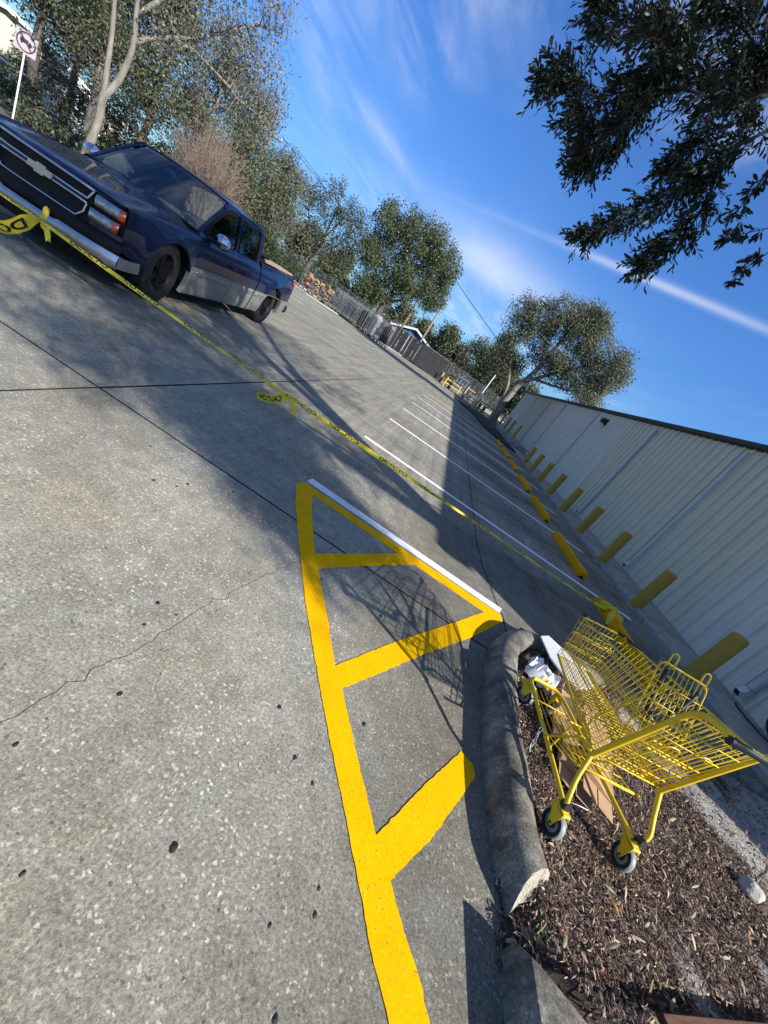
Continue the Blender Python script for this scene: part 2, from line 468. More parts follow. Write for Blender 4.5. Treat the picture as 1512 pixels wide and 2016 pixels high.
concrete_mat('walk_concrete', (.40, .375, .32), chips=.3)
concrete_mat('kerb_concrete', (.26, .245, .20), chips=.5, dirty=True)
mat('joint_dirt', (.020, .017, .014), .95, noise_amt=.5, noise_scale=20)
def paint_mat(name, c, under, worn, scuff=.0):
    m = bpy.data.materials.new(name); m.use_nodes = True
    t = m.node_tree; b = t.nodes['Principled BSDF']; L = t.links.new
    co = N(t, 'ShaderNodeTexCoord'); vec = co.outputs['Object']
    def nz(scale, detail=6, rough=.6):
        n = N(t, 'ShaderNodeTexNoise', i_Scale=scale, i_Detail=float(detail), i_Roughness=rough); L(vec, n.inputs['Vector']); return n.outputs[0]
    def rng(v, a, b_, c_, d):
        r = N(t, 'ShaderNodeMapRange'); r.inputs[1].default_value = a; r.inputs[2].default_value = b_; r.inputs[3].default_value = c_; r.inputs[4].default_value = d; L(v, r.inputs[0]); return r.outputs[0]
    val = mth(t, 'MULTIPLY', rng(nz(85, 5, .8), .32, .68, .80, 1.10), rng(nz(5, 6, .7), .3, .7, .90, 1.06))
    sc_ = mth(t, 'MULTIPLY', rng(nz(2.1, 8, .8), .56, .72, 0, 1), rng(nz(26, 6, .8), .42, .6, 0, 1))
    val = mth(t, 'MULTIPLY', val, mth(t, 'SUBTRACT', 1.0, mth(t, 'MULTIPLY', sc_, scuff)))
    col = N(t, 'ShaderNodeMix', data_type='RGBA', blend_type='MULTIPLY'); col.inputs[0].default_value = 1.0; col.inputs[6].default_value = (*c, 1)
    cv = N(t, 'ShaderNodeCombineColor')
    for k in range(3): L(val, cv.inputs[k])
    L(cv.outputs[0], col.inputs[7])
    vo = N(t, 'ShaderNodeTexVoronoi', i_Scale=120.0); L(vec, vo.inputs['Vector'])
    s1 = N(t, 'ShaderNodeSeparateColor'); L(vo.outputs['Color'], s1.inputs[0])
    hole = mth(t, 'MULTIPLY', mth(t, 'GREATER_THAN', s1.outputs[0], 1 - worn), mth(t, 'LESS_THAN', vo.outputs['Distance'], .38))
    mx = N(t, 'ShaderNodeMix', data_type='RGBA'); L(hole, mx.inputs[0]); L(col.outputs[2], mx.inputs[6]); mx.inputs[7].default_value = (*under, 1)
    L(mx.outputs[2], b.inputs['Base Color'])
    b.inputs['Roughness'].default_value = .75; b.inputs['Specular IOR Level'].default_value = .06
    bp = N(t, 'ShaderNodeBump', i_Strength=.35, i_Distance=.004); L(mth(t, 'ADD', nz(120, 5, .7), mth(t, 'MULTIPLY', hole, -.6)), bp.inputs['Height']); L(bp.outputs[0], b.inputs['Normal'])
    MATS[name] = m
paint_mat('paint_yellow', (.86, .435, .0), (.30, .19, .06), .07, .35)
paint_mat('paint_white', (.84, .83, .80), (.35, .34, .31), .10, .45)
paint_mat('stop_yellow', (.80, .35, .003), (.42, .22, .05), .10, .6)
paint_mat('bollard_yellow', (.52, .315, .06), (.22, .15, .07), .08, .75)
mat('gum_black', (.012, .012, .012), .6)
mat('mulch_soil', (.055, .036, .026), .95, color2=(.022, .015, .012), noise_scale=30, bump=.9, bump_scale=70)
mat('grass_earth', (.075, .075, .035), .95, color2=(.10, .075, .05), noise_scale=1.2, bump=.5, bump_scale=20)
mat('asphalt_road', (.09, .09, .09), .9, noise_amt=.3, noise_scale=20, bump=.3, bump_scale=120)

# ---------------------------------------------------------------- ground
g = MB()
g.grid([[(-900, -900, -.075), (900, -900, -.075)], [(-900, 900, -.075), (900, 900, -.075)]])
tag(g.build('ground', 'grass_earth'), kind='structure')

LOT_X0, LOT_X1 = -13.6, 4.95
lot = MB()
lot.grid([[(LOT_X0 - .05, -8, -.045), (LOT_X1 + .3, -8, -.045)], [(LOT_X0 - .05, 50, -.045), (LOT_X1 + .3, 50, -.045)]])
lot = tag(lot.build('parking_lot', 'joint_dirt'), kind='structure')

XB = [LOT_X0, -9.3, -5.75, -2.15, 1.42, 4.95]
YB = [-8, -5.9, -1.6, 2.7, 7.0, 11.25, 15.5, 19.8, 24.0, 28.3, 32.6, 36.9, 41.2, 45.5, 50]
def inset_poly(poly, d):
    n = len(poly); out = []
    for i in range(n):
        a, b, c = Vector(poly[i - 1]), Vector(poly[i]), Vector(poly[(i + 1) % n])
        e1, e2 = (b - a).normalized(), (c - b).normalized()
        n1, n2 = Vector((-e1.y, e1.x)), Vector((-e2.y, e2.x))
        k = n1 + n2
        k = k / max(.35, k.length_squared) * 2
        out.append(b + k * d)
    return [(p.x, p.y) for p in out]
def slab(poly, gap=.006, ch=.006, z=0.0):
    "poly counter-clockwise"
    mb = MB(); p0 = inset_poly(poly, gap); p1 = inset_poly(poly, gap + ch); n = len(poly)
    tri = tessellate_polygon([[Vector((x, y, 0)) for x, y in p1]])
    vs = [(x, y, z - .05) for x, y in p0] + [(x, y, z - ch * .8) for x, y in p0] + [(x, y, z) for x, y in p1]
    fs = [tuple(2 * n + i for i in t_) for t_ in tri]
    for k in range(2):
        fs += [(k * n + i, k * n + (i + 1) % n, (k + 1) * n + (i + 1) % n, (k + 1) * n + i) for i in range(n)]
    mb.add(vs, fs); mb.mi = [0] * len(tri) + [1] * (len(fs) - len(tri))
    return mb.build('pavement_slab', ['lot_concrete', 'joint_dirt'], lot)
def wob(pts, step, amp, seed, closed=False):
    "resample a polyline and roughen it"
    r = random.Random(seed); out = []
    P = [Vector(p) for p in pts]
    for a, b in zip(P, P[1:] + ([P[0]] if closed else [])):
        k = max(1, int((b - a).length / step)); e = (b - a).normalized(); nn = Vector((-e.y, e.x))
        for j in range(k):
            q = a.lerp(b, j / k)
            if j or closed: q = q + nn * r.gauss(0, amp)
            out.append((q.x, q.y))
    if not closed: out.append((P[-1].x, P[-1].y))
    return out
crack = wob([(-.62, -1.6), (-.56, .3), (-.535, .704), (-.502, .85), (-.471, 1.006), (-.434, 1.112), (-.408, 1.283), (-.389, 1.458), (-.343, 1.665),
             (-.276, 1.925), (-.176, 2.249), (-.109, 2.425), (-.04, 2.7)], .035, .007, 3)
crack2 = wob([(1.645, 2.7), (1.645, 3.349), (1.572, 3.632), (1.506, 4.027), (1.46, 4.32), (1.423, 4.934), (1.42, 7.0)], .06, .008, 5)
GJ = .0055      # half width of a sawn joint
for i in range(len(XB) - 1):
    for j in range(len(YB) - 1):
        x0, x1, y0, y1 = XB[i], XB[i + 1], YB[j], YB[j + 1]
        if y0 == -1.6 and x0 == -2.15:
            cr_ = [(x, max(y0 + GJ, min(y1 - GJ, y))) for x, y in crack]
            slab([(x0 + GJ, y0 + GJ)] + cr_ + [(x0 + GJ, y1 - GJ)], gap=.0003, ch=.0012)
            slab([cr_[0], (x1 - GJ, y0 + GJ), (x1 - GJ, y1 - GJ)] + cr_[::-1][:-1], gap=.0003, ch=.0012)
        elif y0 == 2.7 and x0 in (-2.15, 1.42):
            cr_ = [(x, max(y0 + GJ, min(y1 - GJ, y))) for x, y in crack2]
            if x0 == -2.15: slab([(x0 + GJ, y0 + GJ)] + cr_ + [(x0 + GJ, y1 - GJ)], gap=.004, ch=.003)
            else: slab([cr_[0], (x1 - GJ, y0 + GJ), (x1 - GJ, y1 - GJ)] + cr_[::-1][:-1], gap=.004, ch=.003)
        else:
            slab([(x0, y0), (x1, y0), (x1, y1), (x0, y1)], gap=GJ, ch=.004)

# gum spots and drips
GUM = [(-0.496, 1.237), (-0.437, 1.367), (0.17, 1.258), (0.321, 1.105), (0.093, 0.672), (0.562, 0.776), (0.572, 0.713), (0.425, 1.054), (-0.454, 0.68),
       (-0.192, 0.477), (0.447, 0.637), (-0.352, 0.951), (0.541, 0.488), (-1.184, 2.117), (-1.079, 2.199), (-1.063, 2.292), (-0.855, 2.531), (-1.541, 3.106),
       (-1.316, 3.411), (-1.464, 2.422), (-0.535, 1.366), (-2.341, 3.462), (-0.537, 2.8), (0.486, 2.262), (0.858, 2.799), (0.017, 2.238), (0.7, 2.65), (0.566, 1.429)]
for k, (x, y) in enumerate(GUM):
    r = .005 + .007 * rnd.random() + (.005 if k in (4, 13, 15) else 0)
    mb = MB(); n = 11; a0 = rnd.random() * 6
    ring = [(x + r * (.7 + .5 * rnd.random()) * math.cos(a0 + i * 2 * math.pi / n), y + r * 1.25 * (.7 + .5 * rnd.random()) * math.sin(a0 + i * 2 * math.pi / n), .0006) for i in range(n)]
    mb.add(ring + [(x, y, .0035)], [(i, (i + 1) % n, n) for i in range(n)])
    mb.build('gum_spot', 'gum_black', lot)

# ---------------------------------------------------------------- painted markings
def sheet(name, outer, holes, z, mname, step=.02, amp=.0022, seed=1, th=.0025):
    loops = [wob(outer, step, amp, seed, True)] + [wob(h, step, amp, seed + 7 + i, True) for i, h in enumerate(holes)]
    tri = tessellate_polygon([[Vector((x, y, 0)) for x, y in l] for l in loops])
    flat = [p for l in loops for p in l]; n = len(flat)
    mb = MB(); vs = [(x, y, z) for x, y in flat] + [(x, y, z - th) for x, y in flat]
    fs = [tuple(t_) for t_ in tri]; o = 0
    for l in loops:
        k = len(l)
        fs += [(o + i, o + (i + 1) % k, n + o + (i + 1) % k, n + o + i) for i in range(k)]
        o += k
    mb.add(vs, fs)
    return mb.build(name, mname, lot)
OUT = [(-0.615, 3.375), (-0.633, 3.25), (-0.522, 2.97), (-0.282, 2.498), (0.002, 1.964), (0.22, 1.599), (0.412, 1.286), (0.545, 1.084), (0.696, 0.847), (0.797, 0.685),
       (0.871, 0.592), (1.0, .40), (1.13, .45), (1.007, 0.637), (0.963, 0.712), (0.88, 0.814), (0.816, 0.908), (0.981, 1.131), (1.219, 1.532), (1.206, 1.595), (1.132, 1.625), (0.913, 1.309), (0.73, 1.017),
       (0.563, 1.277), (0.404, 1.538), (0.576, 1.781), (0.826, 2.145), (1.249, 2.716), (1.611, 3.268), (1.615, 3.387)]
H1 = [(-0.466, 3.253), (-0.355, 2.954), (-0.123, 2.449), (0.046, 2.669), (0.463, 3.235)]
H2 = [(-0.043, 2.311), (0.156, 1.969), (0.326, 1.641), (0.603, 2.074), (1.094, 2.773), (1.404, 3.228), (0.639, 3.232), (0.226, 2.688)]
sheet('hatch_marking', OUT, [H1, H2], .004, 'paint_yellow', amp=.0016)
sheet('parking_line', [(-0.60, 3.425), (1.60, 3.405), (1.64, 3.515), (-0.59, 3.548)], [], .005, 'paint_white', amp=.0015, seed=4)
for k in range(6):
    y = 6.15 + 2.63 * k
    sheet('parking_line', [(-.66 - .03 * k, y - .05), (4.55, y - .05), (4.55, y + .05), (-.66 - .03 * k, y + .05)], [], .004, 'paint_white', step=.08, amp=.003, seed=20 + k)
for k in range(4):
    y = 22.6 + 2.75 * k
    sheet('parking_line', [(-13.5, y - .05), (-8.9, y - .05), (-8.9, y + .05), (-13.5, y + .05)], [], .004, 'paint_white', step=.2, amp=.002, seed=40 + k)
sheet('hatch_marking', [(-.6, 21.4), (3.4, 22.9), (3.35, 23.05), (-.65, 21.55)], [], .004, 'paint_yellow', step=.1, seed=60)
sheet('parking_line', [(2.06, 3.05), (2.1, 3.05), (2.1, 3.42), (2.04, 3.42)], [], .004, 'paint_yellow', step=.05, seed=66)

# ---------------------------------------------------------------- sidewalk and building
WX = 6.06
sw0 = empty('sidewalk'); tag(sw0, kind='structure')
me = MB().bbox((0, .004, -.04), (WX - 4.95, 1.216, .085), .012).mesh('walk_slab', 'walk_concrete')
for k in range(20):
    link('walk_slab', me, sw0, (4.95, .4 + k * 1.22, 0))
MB().bbox((4.7, 24.82, -.04), (WX, 39, .36), .02).build('dock_slab', 'walk_concrete', sw0)

def wall_mat(name, c, c2):
    mat(name, c, .42, color2=c2, noise_scale=2.2, bump=.04, bump_scale=6, stretch=(3, 3, .35))
wall_mat('siding_blue', (.80, .735, .61), (.68, .625, .52))
wall_mat('siding_cream', (.78, .70, .51), (.66, .59, .43))
mat('eave_dark', (.028, .030, .028), .5, noise_amt=.3)
mat('roof_metal', (.32, .33, .33), .5)
mat('spout_metal', (.66, .65, .62), .45, noise_amt=.2, noise_scale=4)
mat('black_plastic', (.012, .012, .013), .45)
bld = empty('warehouse_building', (WX, .72, 0))
tag(bld, 'long low metal warehouse with ribbed pale siding and dark eave', 'building')
PW, WH, WLEN = .914, 3.62, 38.5
def panel_mesh(mname, w_):
    mb = MB(); prof = []
    y = 0.0
    while y < w_ - .01:
        prof += [(0, y), (0, y + .10), (-.008, y + .106), (-.008, y + .126), (0, y + .132), (0, y + .226), (-.048, y + .240), (-.048, y + .272), (0, y + .286)]
        y += w_ / 3
    prof.append((0, w_ - .001))
    mb.grid([[(x, yy, .0) for x, yy in prof], [(x, yy, WH) for x, yy in prof]])
    mb.grid([[(.04, 0.001, 0), (.04, w_ - .001, 0)], [(.04, 0.001, WH), (.04, w_ - .001, WH)]])
    return mb.mesh('wall_panel', mname, recalc=False)
pm = {k: panel_mesh(k, PW) for k in ('siding_blue', 'siding_cream')}
npan = int(WLEN / PW)
for k in range(npan):
    yc = .72 + (k + .5) * PW
    link('wall_panel', pm['siding_cream' if 7.4 < yc < 15.3 else 'siding_blue'], bld, (0, k * PW, .07))
BW = 24.0
MB().box((.05, .001, 0), (BW, WLEN - .1, WH - .05)).build('wall_core', 'siding_blue', bld)
# eave gutter + fascia, roof
mb = MB()
mb.prism([(-.12, WH + .085), (-.13, WH + .165), (-.09, WH + .185), (.2, WH + .15), (.2, WH + .05), (-.04, WH + .05)], -.25, WLEN + .1, axis='y')
mb.build('eave_gutter', 'eave_dark', bld)
mb = MB(); mb.prism([(-.09, WH + .19), (BW / 2, WH + 1.1), (BW + .2, WH + .22), (BW + .2, WH + .15), (.3, WH + .16)], -.25, WLEN + .1, axis='y')
mb.build('roof', 'roof_metal', bld)
MB().bbox((-.02, 0, -.02), (.045, WLEN - .1, .07), .01).build('base_trim', 'eave_dark', bld)
for y in (5.40, 9.55, 13.65, 19.05, 24.6, 28.3, 33.0):
    yl = y - .72
    mb = MB()
    mb.bbox((-.115, yl - .05, .34), (-.034, yl + .05, WH - .05), .012)
    mb.bbox((-.034, yl + .055, .3), (-.030, yl + .075, WH - .06), .001)
    e = []
    for j in range(7):
        a = j / 6 * 1.15
        cx_, cz = -.075 - .16 * (1 - math.cos(a)), .34 - .16 * math.sin(a)
        dx, dz = .042 * math.cos(a), -.042 * math.sin(a)
        e.append([(cx_ - dx, yl - .05, cz - dz), (cx_ + dx, yl - .05, cz + dz), (cx_ + dx, yl + .05, cz + dz), (cx_ - dx, yl + .05, cz - dz), (cx_ - dx, yl - .05, cz - dz)])
    mb.grid(e)
    sp = mb.build('downspout', 'spout_metal', bld)
    cx_, cz = e[-1][0][0], e[-1][0][2]
    MB().add([(p[0] + .004, p[1], p[2] + .004) for p in e[-1][:4]], [(0, 1, 2, 3)]).build('spout_mouth', 'black_plastic', sp)
# wall lamp under the eave
mb = MB(); yl = 17.6 - .72
mb.bbox((-.27, yl - .12, WH - .42), (-.05, yl + .12, WH - .22), .03); mb.bbox((-.06, yl - .08, WH - .46), (-.036, yl + .08, WH - .18), .01)
o = mb.build('wall_lamp', 'black_plastic', bld)
MB().bbox((-.26, yl - .10, WH - .435), (-.1, yl + .10, WH - .422), .004).build('lamp_lens', 'roof_metal', o)
# door sign plates near the far corner
MB().bbox((-.045, 34.2, 1.3), (-.034, 34.9, 1.75), .003).build('notice_plate', 'paint_white', bld)

# coiled black hose on the wall's foot
mat('rubber_black', (.012, .012, .012), .5)
mb = MB()
for q in range(4):
    r = .20 + .02 * q
    mb.tube([(5.85 + .03 * q + .02 * math.sin(3 * a), 4.62 + r * math.cos(a), .36 + r * math.sin(a)) for a in [j * 2 * math.pi / 28 for j in range(28)]], .013, 6, closed=True)
mb.tube(smoothpath([(5.85, 4.82, .36), (5.86, 5.0, .62), (5.9, 5.1, .8), (6.0, 5.05, .98)], 6), .012, 6)
mb.tube(smoothpath([(5.85, 4.45, .2), (5.75, 4.5, .12), (5.7, 4.8, .11), (5.8, 5.2, .10)], 6), .012, 6)
tag(mb.build('garden_hose', 'rubber_black', smooth=True), 'black hose coiled against the foot of the metal wall', 'hose')

# ---------------------------------------------------------------- bollards
mat('bollard_cap', (.33, .25, .06), .7, noise_amt=.5, noise_scale=10)
def bollard_mesh():
    mb = MB(); mb.lathe([(.108, -.03), (.108, .86), (.104, .885), (.09, .905), (.05, .915), (.001, .917)], 22)
    return mb.mesh('post', 'bollard_yellow', smooth=True, angle=40)
bm_post = bollard_mesh()
names = ['nearest the shopping cart', 'second from the shopping cart', 'third from the shopping cart', 'fourth from the shopping cart', 'fifth from the shopping cart, greener than its neighbours',
         'sixth from the shopping cart', 'seventh from the shopping cart', 'eighth from the shopping cart', 'last before the planting bed']
for k in range(9):
    o = empty('bollard', (4.99 + rnd.uniform(-.02, .02), 5.11 + 1.83 * k, 0), rnd.random() * 6)
    tag(o, 'thick yellow steel bollard along the wall, ' + names[k], 'bollard', 'yellow bollards along the warehouse wall')
    o.rotation_euler = (rnd.uniform(-.022, .022), rnd.uniform(-.022, .022), o.rotation_euler.z)
    link('post', bm_post, o)
    mb = MB(); mb.lathe([(.135, -.02), (.14, .012), (.118, .028), (.106, .03)], 20); mb.build('grout_ring', 'walk_concrete', o, smooth=True)
for k, (y, nm) in enumerate(((25.6, 'nearest end of the dock slab'), (28.2, 'second along the dock slab'), (30.4, 'third along the dock slab'), (33.4, 'far end of the dock slab'))):
    o = empty('bollard', (4.95, y, .36)); o.scale = (.75, .75, 1.05)
    tag(o, 'slim yellow bollard on the raised dock slab, ' + nm, 'bollard', 'bollards on the dock slab')
    link('post', bm_post, o)

# ---------------------------------------------------------------- wheel stops
def stop_mesh():
    L, W, T, H = .915, .078, .045, .135
    mb = MB(); rows = []
    for y, s in ((-L, .0), (-L, 1), (-L + .05, 1), (L - .05, 1), (L, 1), (L, 0)):
        h = H if abs(y) < L - .02 else H * .82
        c = [(-W, -.002), (-W, .045), (-T, h), (T, h), (W, .045), (W, -.002)]
        if s == 0: c = [(0, .05)] * 6
        rows.append([(x, y, z) for x, z in c])
    mb.grid(rows)
    mb.add([rows[1][0], rows[1][5], rows[4][5], rows[4][0]], [(0, 1, 2, 3)])
    return mb.mesh('bar', 'stop_yellow')
sm = stop_mesh()
sl = ['behind the shopping cart with caution tape tied on', 'first past the shopping cart stall', 'second past the shopping cart stall', 'third past the shopping cart stall', 'fourth past the shopping cart stall', 'fifth past the shopping cart stall', 'farthest, by the planting bed']
for k in range(7):
    o = empty('wheel_stop', (3.68 + rnd.uniform(-.02, .02), 4.86 + 2.66 * k + rnd.uniform(-.08, .08), 0), rnd.uniform(-.02, .03))
    tag(o, 'orange yellow painted concrete wheel stop, ' + sl[k], 'wheel stop', 'wheel stops along the stalls')
    link('bar', sm, o)
    for y in (-.6, .6):
        mb = MB(); mb.lathe([(.016, .12), (.016, .138), (.012, .1395)], 10); b_ = mb.build('pin_cap', 'spout_metal', o); b_.location = (0, y, 0)

# ---------------------------------------------------------------- island kerb
kp = smoothpath([(4.93, 3.33), (3.2, 3.33), (2.3, 3.31), (1.95, 3.25), (1.657, 3.118), (1.464, 2.84), (1.363, 2.54), (1.30, 2.01), (1.278, 1.651), (1.279, 1.297), (1.315, 1.07)], 8) if False else \
     smoothpath([Vector((x, y, 0)) for x, y in [(4.93, 3.33), (3.2, 3.33), (2.3, 3.31), (1.95, 3.25), (1.657, 3.118), (1.464, 2.84), (1.363, 2.54), (1.30, 2.01), (1.278, 1.651), (1.282, 1.297), (1.335, 1.00)]], 8)
PROF = [(-.002, -.03), (.0, .03), (.012, .085), (.035, .125), (.07, .148), (.115, .155), (.16, .148), (.19, .125), (.2, .09), (.2, -.03)]
def kerb_strip(path, name, end_skew=0.0, seed=0):
    mb = MB(); rows = []; n = len(path)
    for i, p in enumerate(path):
        t_ = (path[min(i + 1, n - 1)] - path[max(i - 1, 0)]).normalized(); nn = Vector((-t_.y, t_.x, 0))
        row = []
        for d, z in PROF:
            q = p + nn * d
            back = sum((path[k + 1] - path[k]).length for k in range(i, n - 1)) if i > n - 14 else 9.0
            cut = end_skew * d + .62 * max(0, z)
            if back < cut: q = q - t_ * (cut - back)
            wv = noise.noise(Vector((q.x * 3.1, q.y * 3.1, z * 4 + seed))) * .007 + noise.noise(Vector((q.x * 14, q.y * 14, z * 9))) * .003
            row.append((q.x + nn.x * wv, q.y + nn.y * wv, z + (wv if z > .08 else 0)))
        rows.append(row)
    mb.grid(rows)
    return mb, rows
mb, rows = kerb_strip(kp, 'kerb', end_skew=.42)
kerb = empty('kerb'); tag(kerb, kind='structure')
mb.build('kerb_stone', 'kerb_concrete', kerb, smooth=True, angle=60)
mat('broken_concrete', (.42, .38, .29), .95, color2=(.26, .23, .17), noise_scale=28, bump=.9, bump_scale=50)
mb = MB(); e = [Vector(p) for p in rows[-1]]; cc = sum(e, Vector()) / len(e)
ring = [cc.lerp(p, .62) + Vector((rnd.uniform(-.006, .006), rnd.uniform(-.008, .004), rnd.uniform(-.004, .006))) for p in e]
ring2 = [cc.lerp(p, .28) + Vector((rnd.uniform(-.006, .006), rnd.uniform(-.010, .004), rnd.uniform(-.004, .006))) for p in e]
L_ = len(e)
mb.add(e + ring + ring2 + [cc], [(k * L_ + i, k * L_ + (i + 1) % L_, (k + 1) * L_ + (i + 1) % L_, (k + 1) * L_ + i) for k in range(2) for i in range(L_)] + [(2 * L_ + i, 2 * L_ + (i + 1) % L_, 3 * L_) for i in range(L_)])
mb.build('broken_end', 'broken_concrete', kerb)
poly = [(1.285, .90), (1.30, .6), (1.34, .0), (1.38, -3), (1.72, -3), (1.72, .2), (1.66, .66), (1.56, .80), (1.36, .885)]
mb = MB(); n = len(poly); ins = inset_poly(poly, .03)
mb.add([(x, y, -.03) for x, y in poly] + [(x, y, .10) for x, y in poly] + [(x, y, .135) for x, y in ins],
       [(k * n + i, k * n + (i + 1) % n, (k + 1) * n + (i + 1) % n, (k + 1) * n + i) for k in range(2) for i in range(n)] + [tuple(2 * n + i for i in range(n))])
mb.build('kerb_stone', 'kerb_concrete', kerb)
# gutter pan along the kerb
# ---------------------------------------------------------------- mulch bed
def mulch_h(x, y):
    h = .085 + .03 * noise.noise(Vector((x * 1.7, y * 1.7, 3))) + .018 * noise.noise(Vector((x * 6, y * 6, 8))) + .01 * noise.noise(Vector((x * 17, y * 17, 1)))
    if y > 1.13:                                   # behind the kerb
        if x < 1.40: h = -.06
    else:                                          # spill through the broken kerb
        edge = 1.21 + .04 * noise.noise(Vector((y * 9, 2, 2)))
        if y < .86: edge = 1.33 + (.9 - y) * 1.9 + .03 * noise.noise(Vector((y * 14, 5, 2)))
        s = (x - edge) / (.30 if y > .86 else .10)
        s = max(0.0, min(1.0, s)); s = s * s * (3 - 2 * s)
        top = .15 if (y < .88 and x < 1.78) else h
        if y < .92 and x >= 1.78: top = max(h, .15 - (x - 1.78) * .2)
        h = -.03 + (top + .03) * s
    if x > 4.8: h = min(h, .08)
    return h
def sand(x, y):
    u_ = .36 * x - .93 * y; v_ = .93 * x + .36 * y
    n_ = noise.noise(Vector((u_ * .9, v_ * 3.4, 4.4))) + .5 * noise.noise(Vector((u_ * 3, v_ * 9, 1.4)))
    return max(0.0, min(1.0, (n_ + (x - 2.75) * .55 - .05) / .22)) if x > 2.2 else 0.0
xs = np.arange(1.10, 4.96, .03); ys = np.arange(-3.0, 3.26, .03)
rows = [[(x, y, mulch_h(x, y) if not (x < 1.75 and y > 2.3 + (x - 1.35) * 1.5) else -.06) for x in xs] for y in ys]
mb = MB(); mb.grid(rows)
def soil_mat():
    m = bpy.data.materials.new('bed_soil'); m.use_nodes = True
    t = m.node_tree; b = t.nodes['Principled BSDF']; L = t.links.new
    co = N(t, 'ShaderNodeTexCoord')
    n1 = N(t, 'ShaderNodeTexNoise', i_Scale=34.0, i_Detail=8.0, i_Roughness=.75); L(co.outputs['Object'], n1.inputs['Vector'])
    r1 = N(t, 'ShaderNodeValToRGB'); r1.color_ramp.elements[0].position = .35; r1.color_ramp.elements[0].color = (.018, .012, .010, 1)
    r1.color_ramp.elements[1].position = .72; r1.color_ramp.elements[1].color = (.15, .095, .065, 1); L(n1.outputs[0], r1.inputs[0])
    at_ = N(t, 'ShaderNodeAttribute', attribute_name='sand')
    mx = N(t, 'ShaderNodeMix', data_type='RGBA'); L(at_.outputs['Fac'], mx.inputs[0]); L(r1.outputs[0], mx.inputs[6])
    n3 = N(t, 'ShaderNodeTexNoise', i_Scale=120.0, i_Detail=3.0); L(co.outputs['Object'], n3.inputs['Vector'])
    r3 = N(t, 'ShaderNodeValToRGB'); r3.color_ramp.elements[0].position = .35; r3.color_ramp.elements[0].color = (.16, .15, .13, 1); r3.color_ramp.elements[1].position = .65; r3.color_ramp.elements[1].color = (.46, .43, .37, 1)
    L(n3.outputs[0], r3.inputs[0]); L(r3.outputs[0], mx.inputs[7]); L(mx.outputs[2], b.inputs['Base Color'])
    b.inputs['Roughness'].default_value = .95
    bp = N(t, 'ShaderNodeBump', i_Strength=.8, i_Distance=.02); L(n1.outputs[0], bp.inputs['Height']); L(bp.outputs[0], b.inputs['Normal'])
    MATS['bed_soil'] = m
soil_mat()
bed = tag(mb.build('planting_bed', 'bed_soil', smooth=True, recalc=False), kind='structure')
at_ = bed.data.attributes.new('sand', 'FLOAT', 'POINT')
at_.data.foreach_set('value', [sand(v.co.x, v.co.y) for v in bed.data.vertices])

mat('bark_dark', (.108, .066, .045), .9, island=.8)
mat('bark_tan', (.36, .26, .17), .9, island=.5)
mat('leaf_dry', (.25, .19, .115), .7, island=.5)
mat('leaf_rust', (.30, .10, .035), .7, island=.4)
mat('leaf_olive', (.16, .17, .07), .6, island=.4)
def chip_cloud(n, xr, yr, lr, wr, mi_w, mats, name, sand_cut=True, lift=.004, tilt=.35, seed=5, label=None):
    rs = np.random.RandomState(seed)
    P = []
    while len(P) < n:
        x, y = rs.uniform(*xr), rs.uniform(*yr)
        h = mulch_h(x, y)
        if h < -.01: continue
        if x < 1.80 and y > 2.3 + (x - 1.45) * 1.5: continue
        # thinner over the worn sandy streaks
        if sand_cut:
            if rs.rand() < sand(x, y) * .86: continue
        P.append((x, y, h))
    P = np.array(P)
    L_, W_ = rs.uniform(*lr, n), rs.uniform(*wr, n)
    yaw = rs.normal(.9, .9, n); pit = rs.normal(0, tilt, n); rol = rs.normal(0, tilt * 1.6, n)
    cy_, sy_, cp, sp_, cr, sr = np.cos(yaw), np.sin(yaw), np.cos(pit), np.sin(pit), np.cos(rol), np.sin(rol)
    ax = np.stack([cy_ * cp, sy_ * cp, sp_], 1)
    sd_ = np.stack([-sy_, cy_, np.zeros(n)], 1)
    upv = np.cross(ax, sd_)
    sd2 = sd_ * cr[:, None] + upv * sr[:, None]; up2 = np.cross(ax, sd2)
    up2 *= np.sign(up2[:, 2:3] + 1e-9)
    c = P + np.stack([np.zeros(n), np.zeros(n), np.abs(L_ * sp_) * .5 + lift + rs.rand(n) * .012], 1)
    hl, hw = ax * (L_ / 2)[:, None], sd2 * (W_ / 2)[:, None]
    cur = up2 * (W_ * .35)[:, None]
    k1 = rs.uniform(.4, 1, n)[:, None]
    vs = np.stack([c - hl - hw * .5 * k1, c - hl + hw * .5, c + hw + hl * .1, c + hl + hw * .4 * k1, c + hl - hw * .5, c - hw - hl * .1, c + cur], 1).reshape(-1, 3)
    base = np.arange(n)[:, None] * 7
    tri = np.concatenate([base + np.array([[a, (a + 1) % 6, 6]]) for a in range(6)], 0)
    mi = np.tile(rs.choice(len(mats), n, p=mi_w), 6)
    me = fast_mesh(name, vs, tri, mats, mi)
    return tag(link(name, me), label, kind='stuff')
chip_cloud(40000, (1.2, 4.9), (.3, 3.2), (.009, .036), (.003, .009), [.70, .21, .07, .02], ['bark_dark', 'bark_tan', 'leaf_dry', 'leaf_rust'], 'mulch', label='dark shredded bark mulch covering the kerbed island bed')
chip_cloud(650, (1.2, 4.6), (.4, 3.1), (.03, .065), (.010, .02), [.0, .2, .55, .1, .15], ['bark_dark', 'bark_tan', 'leaf_dry', 'leaf_rust', 'leaf_olive'], 'leaf_litter', sand_cut=False, lift=.012, tilt=.4, seed=9, label='dry oak leaves scattered over the bark mulch')

